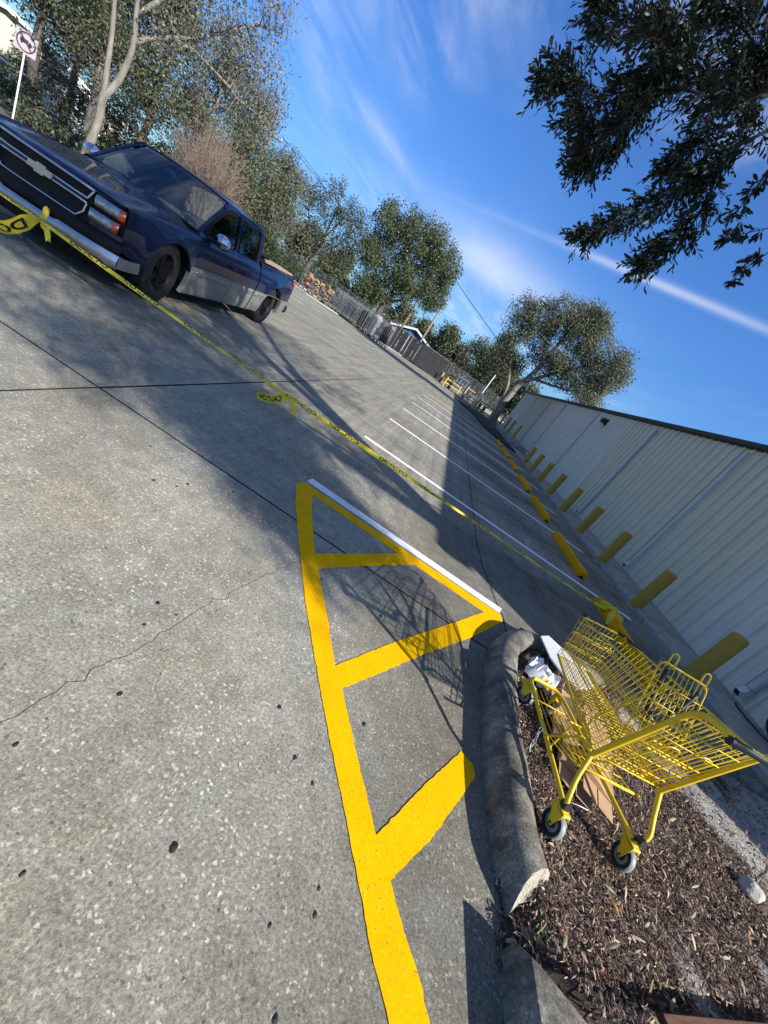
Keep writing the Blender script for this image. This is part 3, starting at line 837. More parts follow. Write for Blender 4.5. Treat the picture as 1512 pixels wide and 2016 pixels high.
# stone, weathered plank, sprigs
mat('stone_grey', (.42, .40, .33), .9, color2=(.28, .26, .22), noise_scale=18, bump=.6, bump_scale=30)
bmx = bmesh.new(); bmesh.ops.create_icosphere(bmx, subdivisions=3, radius=1)
for v in bmx.verts:
    v.co *= 1 + .22 * noise.noise(v.co * 1.3 + Vector((4, 4, 4))); v.co.x *= .075; v.co.y *= .06; v.co.z *= .05
me = bpy.data.meshes.new('stone'); bmx.to_mesh(me); bmx.free(); me.materials.append(MATS['stone_grey'])
tag(link('stone', me, None, (3.13, 1.85, .125)), 'lone rounded pale stone lying on the sandy mulch', 'stone')
mat('wood_rust', (.14, .055, .025), .85, noise_amt=.6, noise_scale=12, stretch=(1, 8, 8))
mb = MB(); mb.bbox((-.45, -.045, 0), (.45, .045, .035), .004)
o = mb.build('plank', 'wood_rust'); o.location = (2.33, 1.02, .11); o.rotation_euler = (0, .03, .30)
tag(o, 'rusty brown wooden plank end lying in the mulch at the bottom edge', 'plank')
def sprig(name, base, n, L, mname, label, seed, leafw=.022):
    r = random.Random(seed); root = empty(name, base)
    st = MB(); lf = MB()
    for k in range(n):
        a = r.random() * 6.28; el = r.uniform(.02, .18)
        d = Vector((math.cos(a) * math.cos(el), math.sin(a) * math.cos(el), math.sin(el)))
        pts = [Vector((0, 0, .005)), d * L * .5 + Vector((0, 0, .01)), d * L + Vector((0, 0, -.02))]
        st.tube(pts, [.0022, .0016, .001], 4)
        for q in range(5):
            p = pts[0].lerp(pts[2], .3 + .17 * q); a2 = a + r.choice((-1, 1)) * r.uniform(.5, 1.2)
            e = Vector((math.cos(a2), math.sin(a2), r.uniform(-.05, .12))).normalized(); s_ = e.cross(Vector((0, 0, 1))).normalized()
            l = L * r.uniform(.35, .6)
            lf.add([p, p + e * l * .4 + s_ * leafw * .5 + Vector((0, 0, .004)), p + e * l, p + e * l * .4 - s_ * leafw * .5 + Vector((0, 0, .004)), p + e * l * .5 - Vector((0, 0, .003))],
                   [(0, 1, 4), (1, 2, 4), (2, 3, 4), (3, 0, 4)])
    st.build('stem', 'bark_tan', root); lf.build('leaves', mname, root)
    return tag(root, label, 'twig')
mat('leaf_sprig', (.10, .12, .045), .5, island=.3)
sprig('oak_twig', (1.45, 1.02, .09), 3, .07, 'leaf_sprig', 'fallen green oak twig lying at the broken kerb end', 4)
sprig('dry_twig', (1.40, .93, .06), 3, .08, 'leaf_dry', 'dry tangled twig below the broken kerb end', 6, .008)
sprig('oak_twig', (1.60, 1.30, .11), 4, .09, 'leaf_dry', 'dry leafy twig beside the near left cart wheel', 8)
for k, (x, y, lb) in enumerate(((2.55, 2.35, 'green grass tuft growing under the cart basket'), (2.75, 2.55, 'thin green weed between the cart and the wheel stop'))):
    mb = MB()
    for q in range(26):
        a = rnd.random() * 6.28; l = rnd.uniform(.10, .26); r = rnd.uniform(.02, .10)
        b0 = Vector((rnd.uniform(-.03, .03), rnd.uniform(-.03, .03), 0)); d = Vector((math.cos(a) * r, math.sin(a) * r, 0)); s_ = Vector((-math.sin(a), math.cos(a), 0)) * .003
        mb.add([b0 - s_, b0 + s_, b0 + d * .5 + s_ + Vector((0, 0, l * .7)), b0 + d * .5 - s_ + Vector((0, 0, l * .7)), b0 + d * 1.6 + Vector((0, 0, l))], [(0, 1, 2, 3), (3, 2, 4)])
    mat('grass_%d' % k, (.09, .16, .04), .6, island=.3)
    o = mb.build('grass_tuft', 'grass_%d' % k); o.location = (x, y, .09); tag(o, lb, 'weed')

# ---------------------------------------------------------------- litter below the cart
mat('cardboard', (.42, .26, .14), .85, color2=(.36, .22, .12), noise_scale=6, bump=.1, bump_scale=60)
mat('cardboard_ink', (.05, .03, .02), .9)
mat('white_foam', (.70, .69, .66), .6, noise_amt=.08)
def flat_box(loc, rz, w_, l_, th, rx, ry, label, flaps=True, ink=True):
    root = empty('flattened_box', loc, 0); root.rotation_euler = (rx, ry, rz)
    def wv(x, y): return .010 * math.sin(5 * x + 3 * y) + .006 * math.sin(13 * y)
    mb = MB(); nx, ny = 8, 12
    rowsT = [[(-w_ / 2 + w_ * i / nx, -l_ / 2 + l_ * j / ny, th + wv(i / nx, j / ny)) for i in range(nx + 1)] for j in range(ny + 1)]
    mb.grid(rowsT); mb.grid([[(x, y, z - th) for x, y, z in r] for r in rowsT])
    for edge in (rowsT[0], rowsT[-1], [r[0] for r in rowsT], [r[-1] for r in rowsT]):
        mb.grid([edge, [(x, y, z - th) for x, y, z in edge]])
    mb.build('board', 'cardboard', root, smooth=True, angle=40)
    if flaps:
        for s in (-1, 1):
            for h in (-1, 1):
                fb = MB(); y0 = s * (l_ / 2 + .003)
                fb.bbox((min(h * .004, h * (w_ / 2 - .004)), min(y0, y0 + s * .13), th * .3), (max(h * .004, h * (w_ / 2 - .004)), max(y0, y0 + s * .13), th * .3 + .004), .001)
                fb.build('flap', 'cardboard', root)
    if ink:
        ib = MB()
        for q in range(5):
            x0 = -w_ * .35; ib.box((x0, -l_ * .38 + q * .014, th + .0125), (x0 + w_ * (.3 - .03 * q), -l_ * .38 + q * .014 + .006, th + .0135))
        ib.build('printed_lines', 'cardboard_ink', root)
    return tag(root, label, 'cardboard')
flat_box((1.93, 2.12, .115), -.30, .24, .62, .035, .02, .10, 'flattened brown cardboard box lowest in the stack under the cart')
flat_box((2.03, 2.05, .165), -.36, .22, .58, .03, .0, .16, 'flattened brown cardboard box on top of the stack under the cart')
flat_box((1.83, 2.20, .17), -.22, .16, .42, .02, .03, -.25, 'narrow brown cardboard sheet leaning at the left of the stack', flaps=False, ink=False)
mb = MB(); pts = [(1.84, 3.06), (1.93, 3.13), (2.10, 3.10), (2.22, 3.00), (2.28, 2.78), (2.18, 2.66), (2.04, 2.58), (1.96, 2.64), (1.88, 2.82)]
ctr = Vector((2.06, 2.87, .225))
top = [Vector((x, y, .20 + .03 * math.sin(x * 9 + y * 7) - (y - 2.95) * .12)) for x, y in pts]
mb.add(top + [t_ - Vector((0, 0, .012)) for t_ in top] + [ctr, ctr - Vector((0, 0, .012))],
       [(i, (i + 1) % 9, 18) for i in range(9)] + [((i + 1) % 9 + 9, i + 9, 19) for i in range(9)] + [(i, (i + 1) % 9, (i + 1) % 9 + 9, i + 9) for i in range(9)])
tag(mb.build('foam_sheet', 'white_foam'), 'bright white foam sheet lying below the front of the cart', 'foam sheet')
mb = MB(); rr = []
for j in range(13):
    v = j / 12; row = []
    for i in range(13):
        u = i / 12
        p = Vector((1.60, 2.50, 0)).lerp(Vector((1.74, 2.77, 0)), v).lerp(Vector((1.80, 2.40, 0)).lerp(Vector((1.93, 2.60, 0)), v), u)
        edge = min(u, 1 - u, v, 1 - v)
        z = .13 + .05 * (edge > 0.02) * (1 + noise.noise(Vector((u * 5, v * 5, 2)))) + .03 * noise.noise(Vector((u * 13, v * 13, 7)))
        row.append((p.x + .02 * noise.noise(Vector((u * 6, v * 6, 11))), p.y + .02 * noise.noise(Vector((u * 6, v * 6, 17))), z))
    rr.append(row)
mb.grid(rr); tag(mb.build('plastic_bag', 'white_foam', smooth=True, angle=35), 'crumpled white plastic bag caught under the cart frame', 'bag')
mat('bag_yellow', (.75, .48, .02), .5)
mb = MB(); rr = []
for j in range(9):
    v = j / 8
    rr.append([(1.70 + .10 * i / 8 + .02 * v, 2.40 + .13 * v + .02 * math.sin(i), .135 + .035 * (1 + noise.noise(Vector((i * .6, v * 5, 3))))) for i in range(9)])
mb.grid(rr); tag(mb.build('snack_wrapper', 'bag_yellow', smooth=True, angle=30), 'bright yellow wrapper tucked beside the white plastic bag', 'wrapper')

# ---------------------------------------------------------------- shopping cart
mat('cart_yellow', (.74, .52, .008), .45, color2=(.60, .40, .012), noise_scale=22, coat=.1)
mat('cart_wheel_grey', (.24, .24, .245), .5, noise_amt=.15)
mat('tyre_black', (.016, .016, .017), .65, noise_amt=.3, noise_scale=30)
mat('label_yellow', (.85, .78, .03), .5)
mat('zip_white', (.75, .75, .74), .5)
cart = empty('shopping_cart', (1.755, 1.455, .10), math.radians(9))
tag(cart, 'yellow wire shopping cart parked on the mulch island', 'shopping cart')
Y_ = 'cart_yellow'
def T(name, pts, r, par=cart, m_=Y_, n=8, closed=False, fil=None):
    mb = MB(); mb.tube(fillet(pts, fil) if fil else pts, r, n, closed=closed)
    return mb.build(name, m_, par, smooth=True, angle=50)
# lower frame
T('base_frame', [(-.235, .02, .125), (-.215, .30, .13), (-.165, .94, .14), (-.11, 1.01, .14), (.11, 1.01, .14), (.165, .94, .14), (.215, .30, .13), (.235, .02, .125)], .0135, fil=.05)
for s in (-1, 1):
    T('rear_post', [(s * .235, -.005, .115), (s * .278, .0, .185), (s * .27, .07, .26), (s * .245, .15, .38)], .0135, fil=.04)
    T('handle_arm', [(s * .245, .15, .35), (s * .24, .02, .87), (s * .232, -.07, .915), (s * .205, -.145, .905)], .0155, fil=.05)
    mb = MB(); mb.lathe([(.021, -.022), (.023, -.015), (.023, .015), (.021, .022)], 12, Matrix.Translation((s * .255, .0, .15)) @ Matrix.Rotation(math.radians(70), 4, 'X'))
    mb.build('clamp_sleeve', 'black_plastic', cart, smooth=True, angle=40)
    mb = MB(); mb.lathe([(.019, -.035), (.021, -.03), (.021, .03), (.019, .035)], 12, Matrix.Translation((s * .197, .50, .12)) @ Matrix.Rotation(math.radians(95), 4, 'X'))
    mb.build('clamp_sleeve', 'black_plastic', cart, smooth=True, angle=40)
    T('frame_strut', [(s * .20, .46, .14), (s * .22, .30, .33), (s * .235, .17, .38)], .007)
    T('frame_strut', [(s * .205, .38, .125), (s * .2, .40, .30)], .006)
mb = MB(); mb.tube([(-.225, .17, .265), (.225, .17, .265)], .008, 6); mb.tube([(-.222, .185, .25), (.222, .185, .25)], .005, 6); mb.tube([(-.17, .62, .20), (.17, .62, .20)], .006, 6)
for i in range(9):
    u = -.2 + .05 * i; mb.tube([(u, .18, .252), (u * .95, .35, .232), (u * .8, .62, .202)], .003, 5)
for v in (.28, .40, .51): mb.tube([(-.2, v, .252 - .115 * (v - .18)), (.2, v, .252 - .115 * (v - .18))], .003, 5)
mb.build('lower_rack', Y_, cart, smooth=True)
mb = MB()
for i in range(7):
    u = -.15 + .05 * i; mb.tube([(u, .93, .118), (u * 1.15, .52, .122), (u * 1.25, .26, .20)], .003, 5)
mb.tube([(-.165, .80, .12), (.165, .80, .12)], .004, 5)
mb.build('front_rack', Y_, cart, smooth=True)
# basket corners (local)
BT = dict(FL=Vector((-.185, 1.06, .665)), FR=Vector((.265, 1.06, .69)), RL=Vector((-.25, .05, .84)), RR=Vector((.25, .05, .84)))
BB = dict(FL=Vector((-.145, .985, .385)), FR=Vector((.185, .985, .39)), RL=Vector((-.205, .19, .37)), RR=Vector((.215, .19, .37)))
def bil(a, b, c, d, u, v): return a.lerp(b, u).lerp(c.lerp(d, u), v)
def panel(name, a, b, c, d, nu, nv, rw, rthick, thick_v=(), par=cart):
    "wires on the quad a-b (bottom) c-d (top): nu verticals, nv horizontals"
    mb = MB()
    for i in range(nu + 1):
        u = i / nu; mb.tube([bil(a, b, c, d, u, 0), bil(a, b, c, d, u, 1)], rw, 5)
    for j in range(nv + 1):
        v = j / nv; mb.tube([bil(a, b, c, d, 0, v), bil(a, b, c, d, 1, v)], rthick if j in thick_v else rw, 5)
    return mb.build(name, Y_, par, smooth=True)
panel('basket_side', BB['FL'], BB['RL'], BT['FL'], BT['RL'], 25, 7, .0018, .0032, (2, 4, 6))
panel('basket_side', BB['FR'], BB['RR'], BT['FR'], BT['RR'], 25, 7, .0018, .0032, (2, 4, 6))
panel('basket_front', BB['FL'], BB['FR'], BT['FL'], BT['FR'], 11, 7, .0018, .0032, (2, 4, 6))
panel('basket_floor', BB['FL'], BB['FR'], BB['RL'], BB['RR'], 13, 28, .0018, .0032, (0, 9, 18, 28))
T('basket_rim', [BT['RL'], BT['FL'] + Vector((0, -.04, 0)), BT['FL'] + Vector((.04, 0, .003)), BT['FR'] + Vector((-.04, 0, .003)), BT['FR'] + Vector((0, -.04, 0)), BT['RR']], .0052, n=6)
for k, f in ((0, .33), (1, .62)):
    q = [BB[a].lerp(BT[a], f) for a in ('RL', 'FL', 'FR', 'RR')]
    T('basket_hoop', [q[0], q[1], q[2], q[3]], .004, n=6, fil=.03)
T('floor_frame', [BB['FL'], BB['FR'], BB['RR'], BB['RL']], .0052, n=6, closed=True)
# support bars from the base frame to the basket floor
for s in (-1, 1):
    T('basket_support', [(s * .24, .17, .38), (s * .205, .5, .375), (s * .15, .97, .39)], .009)
# rear gate, folded child seat
ga, gb, gc, gd = Vector((-.225, .165, .375)), Vector((.225, .165, .375)), Vector((-.225, .025, .85)), Vector((.225, .025, .85))
mb = MB()
for i in range(14):
    u = i / 13
    if i in (0, 13): r_ = .0045
    else: r_ = .003
    mb.tube([bil(ga, gb, gc, gd, u, 0), bil(ga, gb, gc, gd, u, 1)], r_, 6)
for v in (0, .12, .28, .46, .64, .82, 1.0):
    mb.tube([bil(ga, gb, gc, gd, 0, v) + Vector((0, -.004, 0)), bil(ga, gb, gc, gd, 1, v) + Vector((0, -.004, 0))], .0045 if v in (0, 1.0) else .003, 6)
mb.build('rear_gate', Y_, cart, smooth=True)
nrm = Vector((0, -.945, -.325)) * .02
for u0, u1, v1 in ((.25, .47, .62), (.60, .82, .70)):
    T('gate_loop', fillet([bil(ga, gb, gc, gd, u0, .05) + nrm, bil(ga, gb, gc, gd, u0, v1) + nrm, bil(ga, gb, gc, gd, u1, v1) + nrm, bil(ga, gb, gc, gd, u1, .05) + nrm], .05), .0036, n=6)
sa, sb, s_c, s_d = Vector((-.15, .22, .53)), Vector((.22, .22, .53)), Vector((-.15, .42, .875)), Vector((.22, .42, .875))
mb = MB()
for i in range(11):
    mb.tube([bil(sa, sb, s_c, s_d, i / 10, 0), bil(sa, sb, s_c, s_d, i / 10, 1)], .0028, 5)
for v in (0, .25, .5, .75): mb.tube([bil(sa, sb, s_c, s_d, 0, v), bil(sa, sb, s_c, s_d, 1, v)], .0028, 5)
mb.tube(fillet([sa, s_c, s_d, sb], .05), .0055, 6)
for u in (.12, .80):
    p = bil(sa, sb, s_c, s_d, u, .96); q = bil(sa, sb, s_c, s_d, u + .13, .96); d = Vector((0, .03, .07))
    mb.tube(fillet([p, p + d, q + d, q], .05), .005, 6)
st = mb.build('seat_back', Y_, cart, smooth=True)
mb = MB(); mb.tube(smoothpath([bil(sa, sb, s_c, s_d, .18, .93), Vector((-.08, .38, .77)), Vector((-.05, .31, .64)), Vector((.03, .29, .63)), Vector((.11, .34, .70)), bil(sa, sb, s_c, s_d, .86, .86)], 5), .017, 6)
mb.build('seat_strap', 'black_plastic', cart, smooth=True)
mb = MB()
for i in range(7):
    u = -.13 + .05 * i; mb.tube([(u, .12, .57), (u, .26, .54), (u, .285, .46)], .0028, 5)
mb.tube(fillet([(-.14, .11, .572), (-.14, .27, .538), (.18, .27, .538), (.18, .11, .572)], .03, closed=True), .005, 6, closed=True)
mb.build('seat_base', Y_, cart, smooth=True)
T('side_bar', [(-.235, .17, .38), (-.24, .33, .42), (-.235, .20, .86), (-.24, .10, .865)], .0065, fil=.06)
# handle
h = T('handle', [(-.20, -.145, .905), (.20, -.145, .905)], .0165, m_='black_plastic', n=12)
mb = MB()
for j in range(7):
    a = math.radians(60 + 90 * j / 6)
    mb.v += [(-.115, -.145 - .0172 * math.cos(a), .905 + .0172 * math.sin(a)), (.0, -.145 - .0172 * math.cos(a), .905 + .0172 * math.sin(a))]
    if j: k = len(mb.v); mb.f.append((k - 4, k - 3, k - 1, k - 2)); mb.mi.append(0)
mb.build('handle_label', 'label_yellow', h, smooth=True)
vs, fs = text2d('DOLLAR GENERAL', .012)
wid = max(x for x, y in vs)
mb = MB(); out = []
for x, y in vs:
    a = math.radians(84) + (y - .006) / .0175 * 1.0 * 1
    out.append((-.11 + x * (.105 / wid), -.145 - .0178 * math.cos(math.pi - a) * -1 * -1 if False else -.145 - .0178 * math.cos(a), .905 + .0178 * math.sin(a)))
mb.add(out, fs); mb.build('label_lettering', 'cardboard_ink', h, recalc=False)
for s in (-1, 1):
    T('grip_end', [(s * .205, -.145, .905), (s * .225, -.145, .905)], .0185, m_='black_plastic', n=10)
# black bumper on the front right rim
mb = MB(); mb.tube([BT['FR'] + Vector((-.10, .004, .004)), BT['FR'] + Vector((-.03, .002, .004)), BT['FR'] + Vector((.004, -.04, .004)), BT['FR'] + Vector((.008, -.16, .02))], .012, 8)
mb.build('rim_bumper', 'black_plastic', cart, smooth=True)
mb = MB(); mb.tube([BT['FL'] + Vector((.02, .012, .01)), BT['FL'] + Vector((.10, .016, .006))], .015, 8); mb.build('rim_bumper', 'black_plastic', cart, smooth=True)
# zip ties
mb = MB()
mb.tube(smoothpath([(-.205, .47, .14), (-.25, .46, .155), (-.275, .44, .14), (-.26, .42, .09), (-.265, .41, .045)], 5), .0022, 5)
mb.tube(smoothpath([(-.21, .49, .13), (-.245, .50, .15), (-.25, .46, .10), (-.255, .43, .05), (-.25, .40, .03)], 5), .0022, 5)
mb.tube([(-.24, .03, .15), (-.17, .02, .165), (-.12, .015, .168)], .0022, 5)
mb.build('zip_tie', 'zip_white', cart, smooth=True)
def warp(o):
    for v in o.data.vertices:
        x, y, z = v.co; v.co = (x * (.93 - .12 * y), y * .83, z + .018)
    for c in bpy.data.objects:
        if c.parent == o: warp(c)
for o in [q for q in bpy.data.objects if q.parent == cart]: warp(o)
# casters
def caster(name, u, v, rz, r=.0625):
    c = empty(name, (u, v, 0), rz); c.parent = cart
    X90 = Matrix.Rotation(math.pi / 2, 4, 'Y')
    M_ = Matrix.Translation((0, -.02, r - .004)) @ X90
    mb = MB(); mb.lathe([(r * .78, -.0145), (r * .93, -.0155), (r, -.009), (r, .009), (r * .93, .0155), (r * .78, .0145)], 30, M_, closed=True); mb.build('tyre', 'cart_wheel_grey', c, smooth=True, angle=45)
    mb = MB(); mb.lathe([(r * .62, -.0150), (r * .90, -.0162), (r * .90, .0162), (r * .62, .0150)], 30, M_, closed=True); mb.build('tyre_band', 'tyre_black', c, smooth=True, angle=45)
    mb = MB(); mb.lathe([(.001, -.0125), (r * .62, -.0128), (r * .62, .0128), (.001, .0125)], 30, M_); mb.build('wheel_disc', 'cart_wheel_grey', c, smooth=True, angle=45)
    mb = MB(); mb.lathe([(.001, -.018), (r * .36, -.018), (r * .36, .018), (.001, .018)], 20, M_); mb.lathe([(.001, -.027), (.006, -.027), (.006, .027), (.001, .027)], 8, M_); mb.build('hub', 'tyre_black', c, smooth=True, angle=45)
    mb = MB()
    for s in (-1, 1):
        x0, x1 = sorted((s * .0205, s * .0235))
        mb.prism([(-.032, r - .016), (-.008, r - .014), (.034, .112), (.040, .132), (-.030, .140), (-.036, .125)], x0, x1, axis='x')
    mb.bbox((-.0235, -.034, .126), (.0235, .040, .142), .003)
    mb.bbox((-.030, .034, .100), (.030, .044, .138), .003)
    mb.build('fork', Y_, c)
    return c
caster('rear_caster', -.222, 0, math.radians(4)); caster('rear_caster', .222, 0, math.radians(-4))
caster('front_caster', -.115, .78, math.radians(25)); caster('front_caster', .115, .78, math.radians(-30))

# ---------------------------------------------------------------- caution tape
mat('tape_yellow', (1.0, .78, .05), .4, color2=(.95, .72, .04), noise_scale=6, transl=.35)
mat('tape_ink', (.01, .01, .01), .5)
tape = empty('caution_tape')
tag(tape, 'yellow caution tape strung low across the lot past the truck', 'tape')
TP = [(3.70, 5.42, .16), (3.36, 5.33, .115), (.80, 4.88, .205), (-1.44, 4.60, .255), (-3.2, 4.38, .33), (-4.45, 4.2, .415), (-4.98, 4.16, .42), (-7.0, 4.0, .50), (-9.5, 3.8, .62)]
path = smoothpath(TP, 60)
cum = [0.0]
for a, b in zip(path, path[1:]): cum.append(cum[-1] + (b - a).length)
def tape_at(s):
    lo = 0
    import bisect
    i = min(max(bisect.bisect(cum, s) - 1, 0), len(path) - 2)
    f = (s - cum[i]) / max(1e-9, cum[i + 1] - cum[i])
    return path[i].lerp(path[i + 1], f), (path[i + 1] - path[i]).normalized()
def tape_pt(s, v, off=0.0):
    "v across -.5..+.5; the band is folded lengthwise and lazily twisted"
    p, t_ = tape_at(s)
    side = t_.cross(Vector((0, 0, 1))).normalized()           # horizontal, towards -Y or +Y
    tw = .75 + .45 * math.sin(s * .9 + .6) + .25 * math.sin(s * 2.3)
    wid = .052 * (.80 + .22 * math.sin(s * 1.7 + 1.0))
    # two leaves of the fold
    aU = Vector((0, 0, 1)) * math.cos(tw) + side * math.sin(tw)
    nrm_ = aU.cross(t_).normalized()
    if nrm_.dot(EYE - p) < 0: nrm_ = -nrm_
    bend = nrm_ * (-.010 * (v * v * 4))
    return p + aU * (v * wid) + bend + nrm_ * off
mb = MB(); rows = []; S = cum[-1]; ns = 420
for i in range(ns + 1):
    s = S * i / ns; rows.append([tape_pt(s, v) for v in (-.5, -.25, 0, .25, .5)])
mb.grid(rows); mb.build('tape_band', 'tape_yellow', tape, smooth=True, recalc=False)
s = .35; k = 0
words = ['CAUTION', 'CUIDADO']
while s < S - .8:
    wv_, fs = text2d(words[k % 2], 1.0); x1 = max(x for x, y in wv_)
    L_ = .42
    # lettering runs upside down as seen from the camera, cut by the fold
    mb = MB(); mb.add([tape_pt(s + (x / x1) * L_, max(-.5, min(.5, .44 - y * 1.12)), .0018) for x, y in wv_], fs)
    mb.build('tape_lettering', 'tape_ink', tape, recalc=False)
    s += L_ + .16 + (.14 if k % 2 else .02); k += 1
def tail(base, dirs, L, W, droop, words_, seed, flip=1):
    d = Vector(dirs).normalized(); base = Vector(base)
    side = d.cross(Vector((0, 0, 1))).normalized()
    def pt(u, v, off=0):
        wid = W * min(1.0, .18 + u * 2.6) * (1 - .25 * max(0, u - .8) / .2)
        p = base + d * (L * u) + Vector((0, 0, -droop * u * u + .02 * math.sin(u * 7 + seed)))
        roll = .9 + .5 * math.sin(u * 3 + seed)
        a = d.cross(EYE - p).normalized(); a = (a * math.cos(.5 * math.sin(roll * 2)) + a.cross(d) * math.sin(.5 * math.sin(roll * 2)))
        nn = a.cross(d).normalized()
        if nn.dot(EYE - p) < 0: nn = -nn
        return p + a * (v * wid) + nn * (.012 * math.sin(u * 11 + v * 4 + seed) + off)
    mb = MB(); mb.grid([[pt(i / 22, -.5 + j / 6) for j in range(7)] for i in range(23)])
    o = mb.build('tape_tail', 'tape_yellow', tape, smooth=True, recalc=False)
    if words_:
        vs_, fs_ = text2d(words_, 1.0); x1 = max(x for x, y in vs_)
        mb = MB(); mb.add([pt(.30 + .62 * x / x1, -.30 + y * .85, .002) for x, y in vs_], fs_); mb.build('tail_lettering', 'tape_ink', o, recalc=False)
k1 = tape_at(0); 
p1 = path[3 * 60]; p2 = path[5 * 60]
tail(p1, (-.78, -.12, -.42), .42, .10, .02, 'CAUTION', 1.0)
tail(p1, (.55, -.35, -.55), .20, .07, .0, '', 2.4)
tail(p2, (-.74, -.05, -.58), .60, .13, .0, 'DO', .5)
tail(p2, (.2, .1, 1), .14, .05, 0, '', 2.0)
tail(p2, (.9, -.3, -.2), .20, .05, .08, '', 3.0)
# knot round the wheel stop
mb = MB()
for q in range(5):
    a0 = .02 * q
    mb.tube([(3.68 + (.095 + .004 * q) * math.sin(a), 5.40 + .03 * q + .02 * math.sin(2 * a + q), .075 + (.085 + .003 * q) * math.cos(a)) for a in [j * math.pi / 8 - math.pi / 2 for j in range(9)]], .013, 5)
mb.build('tape_knot', 'tape_yellow', tape, smooth=True)
tail((3.66, 5.36, .19), (-.2, -.9, .1), .26, .10, .20, '', .2)
tail((3.70, 5.34, .17), (.5, -.8, .3), .18, .08, .12, '', 1.3)
rebase(tape, (3.7, 5.45, 0))

# ---------------------------------------------------------------- pickup truck
mat('truck_blue', (.0018, .009, .042), .5, coat=.75, color2=(.0015, .006, .028), noise_scale=3, spec=.15)
mat('truck_pewter', (.21, .21, .195), .5, metal=.1, coat=.3, spec=.25, noise_amt=.1)
mat('chrome', (.62, .63, .65), .12, metal=1.0, noise_amt=.12, noise_scale=3)
mat('chrome_dull', (.52, .52, .53), .30, metal=.9, noise_amt=.2, noise_scale=5)
mat('truck_black', (.006, .006, .0065), .6, spec=.25)
mat('grille_black', (.006, .006, .006), .6)
mat('lamp_clear', (.50, .51, .52), .10, metal=.75, coat=1.0, noise_amt=.55, noise_scale=24)
mat('lamp_amber', (.45, .06, .012), .15, coat=1.0)
mat('lamp_red', (.30, .01, .01), .15, coat=1.0)
mat('tyre_rubber', (.014, .014, .015), .75, noise_amt=.3, noise_scale=20)
mat('rim_black', (.004, .004, .0045), .55, spec=.2)
mat('seat_grey', (.12, .12, .12), .9, noise_amt=.2)
def glass_mat(name, tint, alpha):
    m = bpy.data.materials.new(name); m.use_nodes = True; t = m.node_tree; t.nodes.clear()
    o = N(t, 'ShaderNodeOutputMaterial'); gl = N(t, 'ShaderNodeBsdfGlossy', i_Roughness=.02); tr = N(t, 'ShaderNodeBsdfTransparent')
    gl.inputs[0].default_value = (.9, .95, .95, 1)
    tr.inputs[0].default_value = (*tint, 1)
    fr = N(t, 'ShaderNodeFresnel', i_IOR=1.5); mx = N(t, 'ShaderNodeMixShader')
    t.links.new(mth(t, 'MAXIMUM', fr.outputs[0], alpha), mx.inputs[0]); t.links.new(tr.outputs[0], mx.inputs[1]); t.links.new(gl.outputs[0], mx.inputs[2]); t.links.new(mx.outputs[0], o.inputs[0])
    MATS[name] = m
glass_mat('glass_clear', (.80, .88, .84), .16)
glass_mat('glass_dark', (.10, .12, .13), .07)

truck = empty('pickup_truck', (-4.94, 4.55, 0), math.radians(4.06))
tag(truck, 'dark blue extended cab pickup with grey lower sides and black wheels', 'truck')
def interp(tab, x):
    if x <= tab[0][0]: return tab[0][1]
    for (a, b), (c, d) in zip(tab, tab[1:]):
        if x <= c: 
            f = (x - a) / (c - a); return b + (d - b) * f
    return tab[-1][1]
AX_F, AX_R, RA = .95, 4.595, .472       # axles, arch radius
SIDE = [(.28, .915), (.36, .945), (.50, .968), (.70, .985), (.85, .99), (.98, .985), (1.06, .965), (1.13, .925), (1.2, .90), (1.32, .885)]
def side_x(z, y):
    x = interp(SIDE, z)
    if y < .75: x -= .075 * ((.75 - y) / .75) ** 2.2
    if y > 5.1: x -= .035 * ((y - 5.1) / .5) ** 2
    for ax in (AX_F, AX_R):
        d = math.hypot(y - ax, z - .47)
        x += .028 * math.exp(-((d - RA) / .10) ** 2)
    return x
def arch(y):
    for ax in (AX_F, AX_R):
        if abs(y - ax) < RA: return .47 + math.sqrt(max(0, RA * RA - (y - ax) ** 2)) * .985
    return None
def stations(y0, y1, n=26):
    ys = [y0 + (y1 - y0) * i / n for i in range(n + 1)]
    for ax in (AX_F, AX_R):
        for k in range(19):
            v = ax - RA * math.cos(math.pi * k / 18)
            if y0 < v < y1: ys.append(v)
        for v in (ax - RA - .001, ax + RA + .001):
            if y0 < v < y1: ys.append(v)
    return sorted(set(round(v, 5) for v in ys))
def side_skin(name, mname, y0, y1, zlo, zhi, s, nz=9, off=0.0, n=26):
    mb = MB(); rows = []
    for y in stations(y0, y1, n):
        a = arch(y); lo = zlo(y) if callable(zlo) else zlo; hi = zhi(y) if callable(zhi) else zhi
        if a: lo = max(lo, a)
        lo = min(lo, hi)
        rows.append([(s * (side_x(lo + (hi - lo) * k / nz, y) + off), y, lo + (hi - lo) * k / nz) for k in range(nz + 1)])
    mb.grid(rows)
    # inward lip along the lower edge and arch
    mb.grid([[r[0] for r in rows], [(r[0][0] - s * .06, r[0][1], r[0][2] + .004) for r in rows]])
    return mb.build(name, mname, truck, smooth=True, angle=35)
ZS = .735
shoulder = lambda y: interp([(0, .99), (.15, 1.035), (.6, 1.075), (1.45, 1.115), (3.6, 1.135)], y)
rock = lambda y: interp([(0, .62), (.40, .50), (.52, .36), (1.4, .31), (4.1, .33), (5.1, .40), (5.7, .46)], y)
